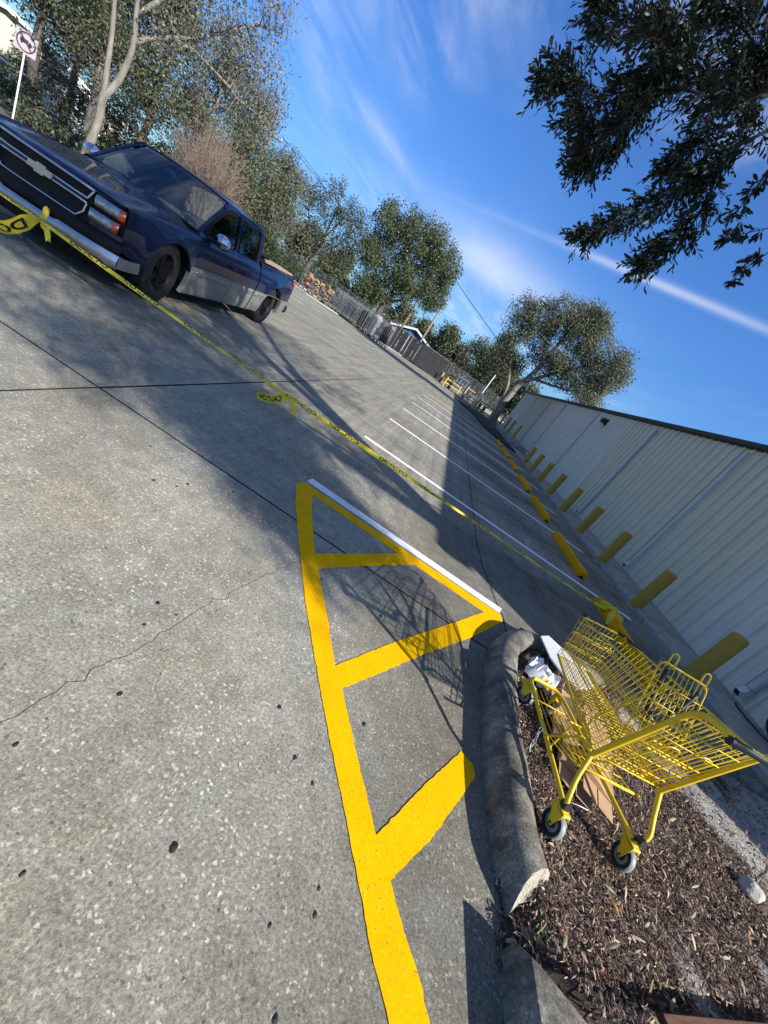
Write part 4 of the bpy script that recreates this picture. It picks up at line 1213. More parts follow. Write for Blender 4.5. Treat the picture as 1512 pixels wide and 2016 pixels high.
for s in (-1, 1):
    side_skin('front_fender', 'truck_blue', .10, 1.492, lambda y: max(ZS if y > 1.39 else 0, rock(y)) if y > 1.39 else rock(y), shoulder, s)
    side_skin('lower_panel', 'truck_pewter', 1.39, 1.492, rock, ZS - .002, s, n=4)
    d = side_skin('front_door', 'truck_blue', 1.502, 2.66, ZS, shoulder, s)
    side_skin('lower_panel', 'truck_pewter', 1.502, 2.66, rock, ZS - .002, s)
    d2 = side_skin('rear_door', 'truck_blue', 2.668, 3.62, ZS, shoulder, s)
    side_skin('lower_panel', 'truck_pewter', 2.668, 3.62, rock, ZS - .002, s)
    bedtop = lambda y: interp([(3.6, 1.20), (3.9, 1.215), (5.6, 1.235)], y)
    side_skin('bed_side', 'truck_blue', 3.66, 5.62, ZS, bedtop, s, nz=10)
    side_skin('lower_panel', 'truck_pewter', 3.66, 5.62, rock, ZS - .002, s)
    # side moulding with bright strip
    for y0, y1 in ((1.53, 2.655), (2.675, 3.61), (3.68, 4.10)):
        mb = MB(); rows = []
        for y in [y0 + (y1 - y0) * i / 12 for i in range(13)]:
            e = min(1, (y - y0) / .05 + .15, (y1 - y) / .05 + .15)
            rows.append([(s * (side_x(z, y) + o_ * e), y, .665 + (z - .665) * e) for z, o_ in ((.632, .001), (.638, .016), (.665, .020), (.692, .016), (.698, .001))])
        mb.grid(rows); p = mb.build('side_moulding', 'truck_pewter', truck, smooth=True, angle=50)
        mb = MB(); mb.tube([(s * (side_x(.68, y) + .0205), y, .679) for y in [y0 + .03 + (y1 - y0 - .06) * i / 12 for i in range(13)]], .0075, 6); mb.build('bright_strip', 'chrome_dull', p, smooth=True)
    # door handle
    mb = MB(); x = side_x(.93, 2.5)
    mb.bbox((min(s * x, s * (x + .022)), 2.42, .905), (max(s * x, s * (x + .022)), 2.60, .955), .008); mb.build('door_handle', 'truck_black', d)
    mb = MB(); mb.lathe([(.013, 0), (.013, .004), (.001, .005)], 12, Matrix.Translation((s * (x - .002), 2.64, .93)) @ Matrix.Rotation(s * math.pi / 2, 4, 'Y')); mb.build('lock', 'chrome_dull', d)
    # wheel-well liner
    for ax in (AX_F, AX_R):
        mb = MB(); rows = []
        for xi in (.93, .50):
            rows.append([(s * xi, ax + .495 * math.cos(a), .46 + .495 * math.sin(a)) for a in [math.pi * k / 14 for k in range(15)]])
        mb.grid(rows); mb.grid([[(s * .5, p[1], p[2]) for p in rows[1]], [(s * .5, p[1], .2) for p in rows[1]]])
        mb.build('wheel_well', 'truck_black', truck)
# hood
def hood_z(y): return interp([(0.02, 1.00), (.07, 1.045), (.16, 1.075), (.5, 1.125), (1.0, 1.18), (1.5, 1.225)], y)
mb = MB(); rows = []
for y in [.035, .05, .07, .11, .18, .3, .5, .7, .9, 1.1, 1.3, 1.46]:
    r = []
    hw = side_x(shoulder(y), y) - .055
    for k in range(25):
        u = -1 + 2 * k / 24; x = u * hw
        e = shoulder(y) + .012
        crown = hood_z(y) - .055 * u * u
        ridge = .016 * math.exp(-((abs(u) - .62) / .10) ** 2) * min(1, y / .4)
        z = e + (crown - e) * (1 - abs(u) ** 3.2) + ridge
        yy = y + .10 * (abs(u) ** 2.2) * (1 if y < .3 else max(0, 1 - (y - .3) / .6))
        r.append((x, yy, z))
    rows.append(r)
mb.grid(rows); mb.build('hood', 'truck_blue', truck, smooth=True)
mb = MB()
for s in (-1, 1):      # fender crowns between hood edge and flank
    rows = []
    for y in [.10 + 1.39 * i / 20 for i in range(21)]:
        x0 = side_x(shoulder(y), y); z0 = shoulder(y)
        rows.append([(s * x0, y, z0), (s * (x0 - .012), y, z0 + .014), (s * (x0 - .03), y, z0 + .020), (s * (x0 - .05), y, z0 + .020), (s * (x0 - .052), y, z0 - .03)])
    mb.grid(rows)
mb.build('fender_crown', 'truck_blue', truck, smooth=True)
mb = MB(); mb.box((-.86, 1.40, .6), (.86, 1.47, 1.13)); mb.box((-.86, .2, .35), (.86, 1.4, .6)); mb.build('firewall', 'truck_black', truck)
mb = MB(); mb.grid([[(x, 1.46, 1.165 - .05 * (x / .85) ** 2) for x in (-.85, -.4, 0, .4, .85)], [(x, 1.62 + .06 * (1 - (x / .85) ** 2) * -1, 1.20 - .04 * (x / .85) ** 2) for x in (-.85, -.4, 0, .4, .85)]])
mb.build('cowl', 'truck_black', truck, smooth=True)
for s, x0 in ((-1, -.1), (1, .42)):
    mb = MB(); mb.tube([(x0 + .25, 1.50, 1.195), (x0 - .30, 1.60, 1.215)], .008, 5); mb.build('wiper', 'truck_black', truck)
# cab greenhouse
def gx(z, y=2.5):                  # half width of the glasshouse
    return interp([(1.13, .885), (1.2, .865), (1.45, .815), (1.68, .765), (1.74, .72), (1.79, .60)], z)
def ws_y(z): return interp([(1.17, 1.52), (1.45, 1.86), (1.70, 2.20), (1.76, 2.33)], z)     # windscreen plane at the pillar
def rear_y(z): return interp([(1.13, 3.63), (1.5, 3.615), (1.72, 3.56)], z)
mb = MB(); rows = []
for y, dz in ((2.20, -.055), (2.28, -.02), (2.40, .005), (2.65, .022), (3.05, .022), (3.43, .0), (3.53, -.025), (3.59, -.06)):
    rows.append([(u * .765 * (1 if 2.22 < y < 3.57 else .985), y - .055 * (1 - u * u) * (1 if y < 2.5 else 0), 1.775 + dz - .075 * abs(u) ** 3.4 - .012 * u * u) for u in [-1 + 2 * k / 20 for k in range(21)]])
mb.grid(rows); mb.build('cab_roof', 'truck_blue', truck, smooth=True)
mb = MB()
def strip(mb, A, B, inn):
    mb.grid([A, B]); 
    mb.grid([[(x - inn * (1 if x > 0 else -1), y, z) for x, y, z in A], [(x - inn * (1 if x > 0 else -1), y, z) for x, y, z in B]])
    mb.grid([A, [(x - inn * (1 if x > 0 else -1), y, z) for x, y, z in A]]); mb.grid([B, [(x - inn * (1 if x > 0 else -1), y, z) for x, y, z in B]])
zz_ = [1.13, 1.2, 1.3, 1.4, 1.5, 1.6, 1.68, 1.715]
for s in (-1, 1):
    mb = MB(); strip(mb, [(s * (gx(z) + .004), ws_y(z) - .02, z) for z in zz_], [(s * (gx(z) + .004), ws_y(z) + .085, z) for z in zz_], .05); mb.build('windscreen_pillar', 'truck_blue', truck, smooth=True, angle=40)
    mb = MB(); strip(mb, [(s * (gx(z) + .003), 2.60, z) for z in zz_], [(s * (gx(z) + .003), 2.74, z) for z in zz_], .04); mb.build('door_pillar', 'truck_blue', truck)
    mb = MB(); strip(mb, [(s * (gx(z) + .003), rear_y(z) - .13, z) for z in zz_], [(s * (gx(z) + .003), rear_y(z), z) for z in zz_], .06); mb.build('rear_pillar', 'truck_blue', truck, smooth=True, angle=40)
    mb = MB(); strip(mb, [(s * (gx(1.64) + .0045), y, 1.64) for y in (2.05, 2.6, 3.1, 3.56)], [(s * (gx(1.73)), y, 1.73) for y in (2.2, 2.6, 3.1, 3.56)], .03); mb.build('roof_rail', 'truck_blue', truck)
    mb = MB(); strip(mb, [(s * (side_x(shoulder(y), y)), y, shoulder(y)) for y in (1.47, 2.0, 2.66, 3.62)], [(s * (gx(1.185) + .006), y, 1.185) for y in (1.50, 2.0, 2.66, 3.62)], .02); mb.build('belt_line', 'truck_blue', truck)
    # side glass, each pane with a dark seal
    for nm, ya, yb in (('door_window', lambda z: ws_y(z) + .065, lambda z: 2.62), ('rear_window_side', lambda z: 2.72, lambda z: rear_y(z) - .11)):
        zs = [1.18, 1.3, 1.42, 1.54, 1.66]
        mb = MB(); mb.grid([[(s * (gx(z) - .006), ya(z), z) for z in zs], [(s * (gx(z) - .004), (ya(z) + yb(z)) / 2, z) for z in zs], [(s * (gx(z) - .006), yb(z), z) for z in zs]])
        pn = mb.build(nm, 'glass_dark', truck, smooth=True)
        loop = [(s * (gx(z) + .006), ya(z), z) for z in zs] + [(s * (gx(z) + .006), yb(z), z) for z in reversed(zs)]
        mb = MB(); mb.tube(fillet(loop, .07, 4, closed=True), .011, 5, closed=True); mb.build('window_seal', 'truck_black', pn, smooth=True)
    # mirror
    mb = MB(); rows = []
    for j in range(9):
        v = -1 + 2 * j / 8
        rows.append([(s * (1.06 + .125 * math.cos(a) * max(.05, 1 - abs(v) ** 4) ** .5), 1.80 + .09 * v if False else 1.80 + .075 * v, 1.225 + .095 * math.sin(a) * max(.05, 1 - abs(v) ** 4) ** .5) for a in [2 * math.pi * k / 18 for k in range(19)]])
    mb.grid(rows); mb.add([(s * 1.06, 1.725, 1.225)] + rows[0][:-1], [(0, i + 1, (i + 1) % 18 + 1) for i in range(18)])
    mr = mb.build('side_mirror', 'chrome', truck, smooth=True, angle=60)
    mb = MB(); mb.lathe([(.001, 0), (.105, 0), (.11, -.012)], 18, Matrix.Translation((s * 1.06, 1.882, 1.225)) @ Matrix.Rotation(-math.pi / 2, 4, 'X')); mb.build('mirror_glass', 'glass_dark', mr)
    mb = MB(); mb.tube([(s * .88, 1.72, 1.16), (s * .98, 1.78, 1.17)], .035, 8); mb.build('mirror_arm', 'truck_black', mr)
    mb = MB(); mb.prism([(1.55, 1.165), (1.76, 1.165), (1.74, 1.30)], s * .872, s * .878, axis='x'); mb.build('mirror_base', 'truck_black', truck)
# windscreen and back light
mb = MB(); rows = []
for z in [1.175, 1.25, 1.35, 1.45, 1.55, 1.65, 1.715]:
    rows.append([(u * (gx(z) - .03), ws_y(z) - .10 * (1 - u * u), z + (.012 if z < 1.2 else .03) * (1 - u * u)) for u in [-1 + 2 * k / 14 for k in range(15)]])
mb.grid(rows); wsn = mb.build('windscreen', 'glass_clear', truck, smooth=True)
mb = MB(); rim_ = rows[0] + [r[-1] for r in rows[1:]] + rows[-1][::-1][1:] + [r[0] for r in rows[::-1][1:-1]]
mb.tube(rim_, .016, 5, closed=True); mb.build('windscreen_seal', 'truck_black', wsn, smooth=True)
mb = MB(); mb.grid([[(u * (gx(z) - .06), rear_y(z) - .01, z) for u in (-1, -.5, 0, .5, 1)] for z in (1.14, 1.3, 1.5, 1.68)]); mb.build('back_window', 'glass_clear', truck, smooth=True)
mb = MB(); mb.bbox((-.80, 3.53, .5), (.80, 3.63, 1.16), .02); mb.build('cab_back', 'truck_blue', truck)
# interior
mb = MB(); mb.bbox((-.80, 1.50, .9), (.80, 1.86, 1.135), .06); mb.build('dashboard', 'seat_grey', truck)
mb = MB(); mb.box((-.86, 1.5, .38), (.86, 3.55, .45)); mb.build('cab_floor', 'truck_black', truck)
for x in (-.42, .42):
    mb = MB(); mb.bbox((x - .27, 2.25, .6), (x + .27, 2.75, .78), .05); mb.bbox((x - .26, 2.68, .75), (x + .26, 2.84, 1.30), .06); sb_ = mb.build('seat', 'seat_grey', truck)
    mb = MB(); mb.bbox((x - .14, 2.70, 1.33), (x + .14, 2.80, 1.52), .04); mb.build('head_rest', 'seat_grey', sb_)
mb = MB(); M_ = Matrix.Translation((.42, 2.02, 1.10)) @ Matrix.Rotation(math.radians(-62), 4, 'X')
mb.tube([M_ @ Vector((.19 * math.cos(a), .19 * math.sin(a), 0)) for a in [k * math.pi / 14 for k in range(28)]], .016, 6, closed=True)
mb.tube([M_ @ Vector((-.18, 0, 0)), M_ @ Vector((.18, 0, 0))], .02, 6); mb.lathe([(.001, -.02), (.085, -.02), (.085, .03), (.001, .035)], 16, M_)
mb.build('steering_wheel', 'seat_grey', truck, smooth=True)
mb = MB(); mb.bbox((-.10, 2.13, 1.58), (.10, 2.16, 1.66), .01); mb.build('rear_view_mirror', 'truck_black', truck)
# front face
def fy(x): return .015 + .11 * (abs(x) / .93) ** 3.0
mb = MB(); mb.grid([[(x, fy(x) + .055, z) for x in [-.92 + 1.84 * k / 20 for k in range(21)]] for z in (.6, .8, 1.0, 1.03)]); mb.build('front_panel', 'truck_black', truck, smooth=True)
mb = MB(); mb.grid([[(x, fy(x) + .018, z) for x in [-.55 + 1.1 * k / 16 for k in range(17)]] for z in (.665, .85, 1.0)]); grl = mb.build('grille', 'grille_black', truck, smooth=True)
for z in [.705 + .019 * k for k in range(16)]:
    if .845 < z < .895: continue
    mb = MB(); mb.tube([(x, fy(x) + .012, z) for x in [-.53 + 1.06 * k / 12 for k in range(13)]], .0045, 4); mb.build('grille_bar', 'grille_black', grl)
def on_front(pts, off): return [(x, fy(x) - off, z) for x, z in pts]
def dens(pts, k=6, closed=True):
    out = []
    for a, b in zip(pts, pts[1:] + ([pts[0]] if closed else [])):
        out += [(a[0] + (b[0] - a[0]) * j / k, a[1] + (b[1] - a[1]) * j / k) for j in range(k)]
    return out if closed else out + [pts[-1]]
for loop in ([(-.57, 1.0), (.57, 1.0), (.52, .895), (-.52, .895)], [(-.525, .85), (.525, .85), (.51, .75), (.44, .672), (-.44, .672), (-.51, .75)]):
    mb = MB(); P_ = dens(loop, 8)
    mb.tube(on_front(P_, .012), .0135, 6, closed=True); mb.build('grille_surround', 'chrome', truck, smooth=True)
mb = MB(); mb.grid([on_front([(-.51 + 1.02 * k / 16, z) for k in range(17)], o_) for z, o_ in ((.857, .004), (.862, .016), (.884, .016), (.889, .004))]); mb.build('grille_crossbar', 'truck_blue', truck, smooth=True)
em = [(-.135, .040), (-.048, .040), (-.048, .062), (.062, .062), (.062, .040), (.15, .040), (.128, -.040), (.048, -.040), (.048, -.062), (-.062, -.062), (-.062, -.040), (-.15, -.040)]
mb = MB(); mb.prism([(x, .873 + z * .80) for x, z in em], fy(0) - .040, fy(0) - .005, axis='y'); e_ = mb.build('grille_emblem', 'chrome_dull', truck)
# headlights
for s in (-1, 1):
    for nm, z0, z1, x0, x1 in (('headlight', .870, .985, .585, .835), ('lower_lamp', .715, .835, .56, .80)):
        A = [(x0 + (x1 - x0) * k / 8) for k in range(9)]
        mb = MB(); mb.grid([[(s * x, fy(x) - o_, z) for x in A] for z, o_ in ((z0, -.02), (z0 + .006, .010), ((z0 + z1) / 2, .013), (z1 - .006, .008), (z1, -.02))])
        hl = mb.build(nm, 'lamp_clear', truck, smooth=True)
        mb = MB()
        for xc in ((x0 + .07, x1 - .08)):
            mb.lathe([(.034, -.004), (.030, -.012), (.001, .004)], 14, Matrix.Translation((s * xc, fy(xc) - .011, (z0 + z1) / 2)) @ Matrix.Rotation(math.pi / 2, 4, 'X'))
        mb.build('reflector', 'chrome', hl, smooth=True)
        B = [(x1 + .002 + .05 * k / 4) for k in range(5)]
        mb = MB(); mb.grid([[(s * x, fy(x) - o_ + .02 * ((x - x1) / .05) ** 2, z) for x in B] for z, o_ in ((z0, -.02), (z0 + .006, .010), ((z0 + z1) / 2, .013), (z1 - .006, .008), (z1, -.02))])
        mb.build('turn_signal', 'lamp_amber', hl, smooth=True)
    mb = MB(); mb.grid([[(s * x, fy(x) + .02, z) for x in [.56 + .37 * k / 8 for k in range(9)]] for z in (.60, .72)]); mb.build('lamp_filler', 'truck_blue', truck, smooth=True)
# bumpers
def bumper_y(x): return -.085 + .15 * (abs(x) / .97) ** 4.0
bx = [-.975 + 1.95 * k / 40 for k in range(41)]
def bz(x):  # lower edge steps up under the number plate and at the ends
    return .405 if abs(x) < .84 else .385
def btop(x): return .535 if abs(x) > .34 else .515
mb = MB(); mb.grid([[(x, bumper_y(x) + o_, (bz(x) if q == 0 else btop(x) if q == 4 else bz(x) + (btop(x) - bz(x)) * q / 4)) for x in bx] for q, o_ in ((0, .012), (1, -.008), (2, -.014), (3, -.010), (4, .010))])
mb.grid([[(x, bumper_y(x) + .010, btop(x)) for x in bx], [(x, bumper_y(x) + .10, btop(x) + .004) for x in bx]])
for s in (-1, 1): mb.grid([[(s * x_, y_, z_ + (.40 if q_ == 0 else .395)) for q_, z_ in enumerate((0, .045, .09, .135))] for x_, y_ in ((.975, .075), (.988, .13), (.992, .22), (.985, .36), (.975, .45))])
mb.build('front_bumper', 'chrome_dull', truck, smooth=True, angle=40)
mb = MB(); mb.grid([[(x, bumper_y(x) + o_, z) for x in bx] for z, o_ in ((.537, .02), (.56, .006), (.625, .010), (.655, .03), (.668, .11))]); mb.build('bumper_pad', 'truck_black', truck, smooth=True)
mb = MB(); mb.grid([[(x, bumper_y(x) + o_, z) for x in bx] for z, o_ in ((.405, .02), (.37, .03), (.32, .05), (.29, .10), (.30, .3))]); mb.build('front_valance', 'truck_black', truck, smooth=True)
mb = MB(); mb.bbox((-.95, 5.66, .46), (.95, 5.80, .64), .03); mb.build('rear_bumper', 'truck_black', truck)
# bed
mb = MB(); mb.box((-.90, 3.69, .72), (.90, 5.6, .76)); mb.build('bed_floor', 'truck_black', truck)
for s in (-1, 1):
    mb = MB(); mb.grid([[(s * side_x(bedtop(y), y), y, bedtop(y)), (s * (side_x(bedtop(y), y) - .01), y, bedtop(y) + .012), (s * (side_x(bedtop(y), y) - .06), y, bedtop(y) + .012), (s * (side_x(bedtop(y), y) - .065), y, bedtop(y) - .03), (s * .80, y, .9), (s * .80, y, .76)] for y in (3.66, 3.9, 4.4, 5.0, 5.4, 5.62)])
    mb.build('bed_rail', 'truck_blue', truck, smooth=True, angle=40)
    mb = MB(); mb.bbox((min(s * .88, s * .935), 5.622, .80), (max(s * .88, s * .935), 5.650, 1.17), .01); mb.build('tail_lamp', 'lamp_red', truck)
mb = MB(); mb.bbox((-.86, 3.66, .74), (.86, 3.71, 1.19), .01); mb.build('bed_front', 'truck_blue', truck)
mb = MB(); mb.bbox((-.89, 5.58, .72), (.89, 5.64, 1.22), .015); mb.build('tailgate', 'truck_blue', truck)
mb = MB(); mb.box((-.55, .5, .36), (-.40, 5.5, .50)); mb.box((.40, .5, .36), (.55, 5.5, .50)); mb.box((-.7, AX_R - .06, .30), (.7, AX_R + .06, .44)); mb.box((-.7, AX_F - .06, .28), (.7, AX_F + .06, .40)); mb.build('chassis', 'truck_black', truck)
mb = MB(); mb.tube([(.77, 1.2, 1.08), (.77, 1.2, 1.09)], .012, 6); mb.tube([(-.62, 2.35, 1.79), (-.62, 2.36, 1.81)], .012, 6); mb.build('antenna_base', 'truck_black', truck)
# wheels
def wheel(s, y, steer=0):
    wl = empty('wheel', (s * .812, y, .419), 0); wl.parent = truck; wl.rotation_euler = (0, 0, steer)
    M_ = Matrix.Rotation(s * math.pi / 2, 4, 'Y')
    R0, W0 = .422, .132
    mb = MB(); mb.lathe([(.250, -W0 + .015), (.32, -W0), (.385, -W0 + .012), (R0 - .006, -W0 + .035), (R0, -.04), (R0, .04), (R0 - .006, W0 - .035), (.385, W0 - .012), (.32, W0), (.250, W0 - .015)], 40, M_, closed=True); mb.build('tyre', 'tyre_rubber', wl, smooth=True, angle=50)
    mb = MB()
    for k in range(40):
        a = 2 * math.pi * k / 40
        for z0_, z1_ in ((-.105, -.05), (-.04, .04), (.05, .105)):
            B_ = M_ @ Matrix.Rotation(a + .03 * z0_, 4, 'Z'); q = MB().box((R0 - .006, -.018, z0_), (R0 + .004, .018, z1_)); mb.add([B_ @ Vector(p) for p in q.v], q.f)
    mb.build('tread', 'tyre_rubber', wl)
    mb = MB(); mb.lathe([(.18, -.09), (.248, -.10), (.254, .06), (.262, .098), (.252, .104), (.238, .088), (.230, .03), (.001, .03)], 36, M_); mb.build('rim', 'rim_black', wl, smooth=True, angle=40)
    mb = MB()
    for k in range(6):
        a = 2 * math.pi * k / 6; B_ = M_ @ Matrix.Rotation(a, 4, 'Z')
        q = MB(); q.add([(.05, -.045, .075), (.05, .045, .075), (.235, .030, .088), (.235, -.030, .088), (.05, -.05, .03), (.05, .05, .03), (.238, .04, .05), (.238, -.04, .05)], [(0, 1, 2, 3), (0, 4, 5, 1), (1, 5, 6, 2), (2, 6, 7, 3), (3, 7, 4, 0)])
        mb.add([B_ @ Vector(p) for p in q.v], q.f)
    mb.build('spoke', 'rim_black', wl)
    mb = MB(); mb.lathe([(.062, .05), (.06, .088), (.045, .096), (.001, .098)], 20, M_)
    mb.build('hub_cap', 'truck_black', wl, smooth=True, angle=40)
for s in (-1, 1):
    wheel(s, AX_F, math.radians(6)); wheel(s, AX_R)

BODY_DROP = .085
for c_ in [q for q in bpy.data.objects if q.parent == truck and not q.name.startswith('wheel') or (q.parent == truck and q.name.startswith('wheel_well'))]:
    c_.location.z -= BODY_DROP
# things carried in the bed
mat('plank_wood', (.42, .29, .18), .8, noise_amt=.35, noise_scale=3, stretch=(14, .6, 8))
def to_world(x, y, z): return truck.matrix_basis @ Vector((x, y, z))
for k, (x, z, lb) in enumerate(((.35, 1.235 - .085, 'long pale plank sticking out over the tailgate, upper one'), (.10, 1.235 - .085, 'long pale plank sticking out over the tailgate, inner one'))):
    mb = MB(); mb.bbox((-.13, -1.3, 0), (.13, 1.35, .038), .003)
    o = mb.build('lumber_plank', 'plank_wood'); o.location = to_world(x, 5.35, z); o.rotation_euler = (.012, 0, truck.rotation_euler.z + .06 - .1 * k); tag(o, lb, 'plank', 'planks in the truck bed')
mb = MB(); mb.bbox((-.55, -.22, 0), (.55, .22, .54), .05); mb.bbox((-.57, -.24, .542), (.57, .24, .60), .03)
o = mb.build('tool_box', 'truck_black'); o.location = to_world(.2, 3.99, .677); o.rotation_euler = (0, 0, truck.rotation_euler.z); tag(o, 'black tool box in the truck bed just behind the cab', 'tool box')

# ---------------------------------------------------------------- trees
mat('bark_pale', (.25, .22, .175), .95, color2=(.11, .095, .075), noise_scale=9, bump=.8, bump_scale=24, stretch=(1, 1, .3))
mat('bark_brown', (.12, .095, .075), .95, color2=(.06, .048, .04), noise_scale=9, bump=.8, bump_scale=24, stretch=(1, 1, .3))
mat('twig_brown', (.17, .125, .095), .95, island=.35)
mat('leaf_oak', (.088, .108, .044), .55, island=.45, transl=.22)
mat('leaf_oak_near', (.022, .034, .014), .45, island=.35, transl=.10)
mat('leaf_grey', (.17, .17, .125), .6, island=.5, transl=.25)
mat('leaf_cedar', (.112, .114, .066), .7, island=.5, transl=.15)
mat('leaf_brown', (.115, .125, .062), .7, island=.5, transl=.2)
mat('leaf_dark', (.066, .080, .038), .6, island=.5, transl=.15)
mat('leaf_hedge', (.035, .055, .018), .55, island=.45, transl=.12)
def leaf_mesh(name, centres, n_each, spread, size, mname, rs, aspect=.5, droop=.0, clip=None):
    C_ = np.repeat(np.asarray(centres, float), n_each, 0)
    n = len(C_)
    C_ = C_ + np.clip(rs.normal(0, 1, (n, 3)), -1.7, 1.7) * np.asarray(spread)
    if droop: C_[:, 2] -= np.abs(rs.normal(0, droop, n))
    R_ = rand_rot(n, rs); L_ = size * rs.uniform(.6, 1.35, n)
    a, b = R_[:, :, 0] * L_[:, None] * .5, R_[:, :, 1] * (L_ * aspect)[:, None] * .5
    c = R_[:, :, 2] * (L_ * .10)[:, None]
    vs = np.stack([C_ - a, C_ - a * .1 + b + c, C_ + a, C_ - a * .1 - b + c], 1).reshape(-1, 3)
    f = np.arange(n * 4).reshape(n, 4)
    return fast_mesh(name, vs, f, mname)
def tree(name, label, trunk, limbs, blobs, mleaf, mbark, n_each=12, size=.09, spread=.16, seed=1, aspect=.5, droop=0.0, cat='tree', group=None, twig_r=.006, twig_every=2, keep=None):
    """trunk / limbs: lists of (x, y, z, r); blobs: (cx, cy, cz, rx, ry, rz, n)"""
    rs = np.random.RandomState(seed); base = Vector(trunk[0][:3]); root = empty(name)
    nodes = []
    def tb(lst, nm, n=9):
        P_ = smoothpath([p[:3] for p in lst], 5); R_ = [q.x for q in smoothpath([(p[3], 0, 0) for p in lst], 5)]
        w_ = [p + Vector((noise.noise(p * 1.3 + Vector((seed, 0, 0))), noise.noise(p * 1.3 + Vector((0, seed, 5))), 0)) * min(.12, r * .9) for p, r in zip(P_, R_)]
        w_[0] = P_[0]
        mb = MB(); mb.tube(w_, [max(.004, r) for r in R_], n); mb.build(nm, mbark, root, smooth=True)
        nodes.extend(w_[len(w_) // 3:] if nm == 'trunk' else w_)
    tb(trunk, 'trunk', 12)
    for l in limbs: tb(l, 'limb', 7)
    cen = []
    for cx_, cy_, cz, rx, ry, rz, n in blobs:
        d = rs.normal(size=(n, 3)); d /= np.linalg.norm(d, axis=1)[:, None]
        r = rs.uniform(0, 1, n)[:, None] ** .42
        p = d * r * np.array([[rx, ry, rz]])
        q = p * .9 + np.array([[cx_, cy_, cz]])
        jit = np.array([noise.noise(Vector(x * 0.9 + seed)) for x in q])
        cen.append(q[jit > -.12])
    cen = np.concatenate(cen, 0)
    if keep is not None: cen = cen[[keep(c) for c in cen]]
    nd = np.array([tuple(v) for v in nodes]); tw = MB()
    for i in range(0, len(cen), twig_every):
        c = cen[i]; k = int(np.argmin(((nd - c) ** 2).sum(1) + .6 * (nd[:, 2] - c[2] + .4).clip(0, None) ** 2)); a = Vector(nd[k]); b = Vector(c)
        mid = a.lerp(b, .55) + Vector((rs.normal(0, .08), rs.normal(0, .08), rs.normal(.06, .08))) * (b - a).length * .5
        tw.tube([a, mid, b], [twig_r * 1.8, twig_r * 1.2, twig_r * .5], 4, cap=False)
    if tw.v: tw.build('branches', mbark, root, recalc=False)
    if n_each: link('crown', leaf_mesh('crown', cen, n_each, spread, size, mleaf, rs, aspect, droop), root)
    rebase(root, base)
    return tag(root, label, cat, group)

# the oak whose boughs hang over the lot (trunk stands past the warehouse's near end)
BOUGH = {'a': [(0.56, 4.22, 4.48), (0.36, 4.23, 4.28), (0.16, 4.17, 4.17), (-0.05, 4.09, 4.08), (-0.07, 4.07, 3.9), (-0.31, 4.05, 3.66), (-0.56, 3.92, 3.59), (-0.67, 3.85, 3.43)],
'b': [(0.16, 4.21, 4.2), (-0.02, 4.1, 4.15), (-0.26, 4.01, 4.05), (-0.51, 3.91, 3.95), (-0.6, 3.79, 3.9)],
'c': [(0.38, 4.48, 4.84), (0.11, 4.46, 4.68), (-0.11, 4.44, 4.49), (-0.35, 4.41, 4.31)],
'd': [(0.72, 4.11, 4.25), (0.41, 4.12, 4.08), (0.05, 4.09, 3.94), (-0.02, 4.09, 3.68), (-0.15, 4.05, 3.49), (-0.4, 3.93, 3.44)],
'e': [(0.83, 3.91, 3.98), (0.69, 3.93, 3.75), (0.63, 3.92, 3.54), (0.51, 3.92, 3.3), (0.35, 3.91, 3.06), (0.18, 3.88, 2.82)],
'f': [(0.69, 3.94, 3.76), (0.81, 3.93, 3.49), (0.82, 3.92, 3.23), (0.76, 3.87, 3.06), (0.67, 3.82, 2.88)],
'g': [(1.23, 3.73, 3.48), (1.09, 3.71, 3.34), (1.03, 3.63, 3.24)],
'h': [(1.32, 3.66, 3.34), (1.26, 3.61, 3.2), (1.22, 3.56, 3.03)],
'i': [(0.98, 3.78, 3.74), (0.98, 3.73, 3.58), (0.97, 3.69, 3.39)],
'j': [(-0.08, 4.22, 3.99), (0.0, 4.26, 3.66), (-0.07, 4.25, 3.41), (-0.19, 4.14, 3.35)],
'k': [(0.36, 4.31, 4.57), (0.57, 4.25, 4.4), (0.72, 4.24, 4.16)],
'l': [(0.72, 4.24, 4.3), (0.5, 4.2, 4.45), (0.2, 4.2, 4.5), (-.1, 4.1, 4.42)], 'm': [(0.41, 4.12, 4.08), (0.5, 4.05, 3.8), (0.42, 4.0, 3.55)]}
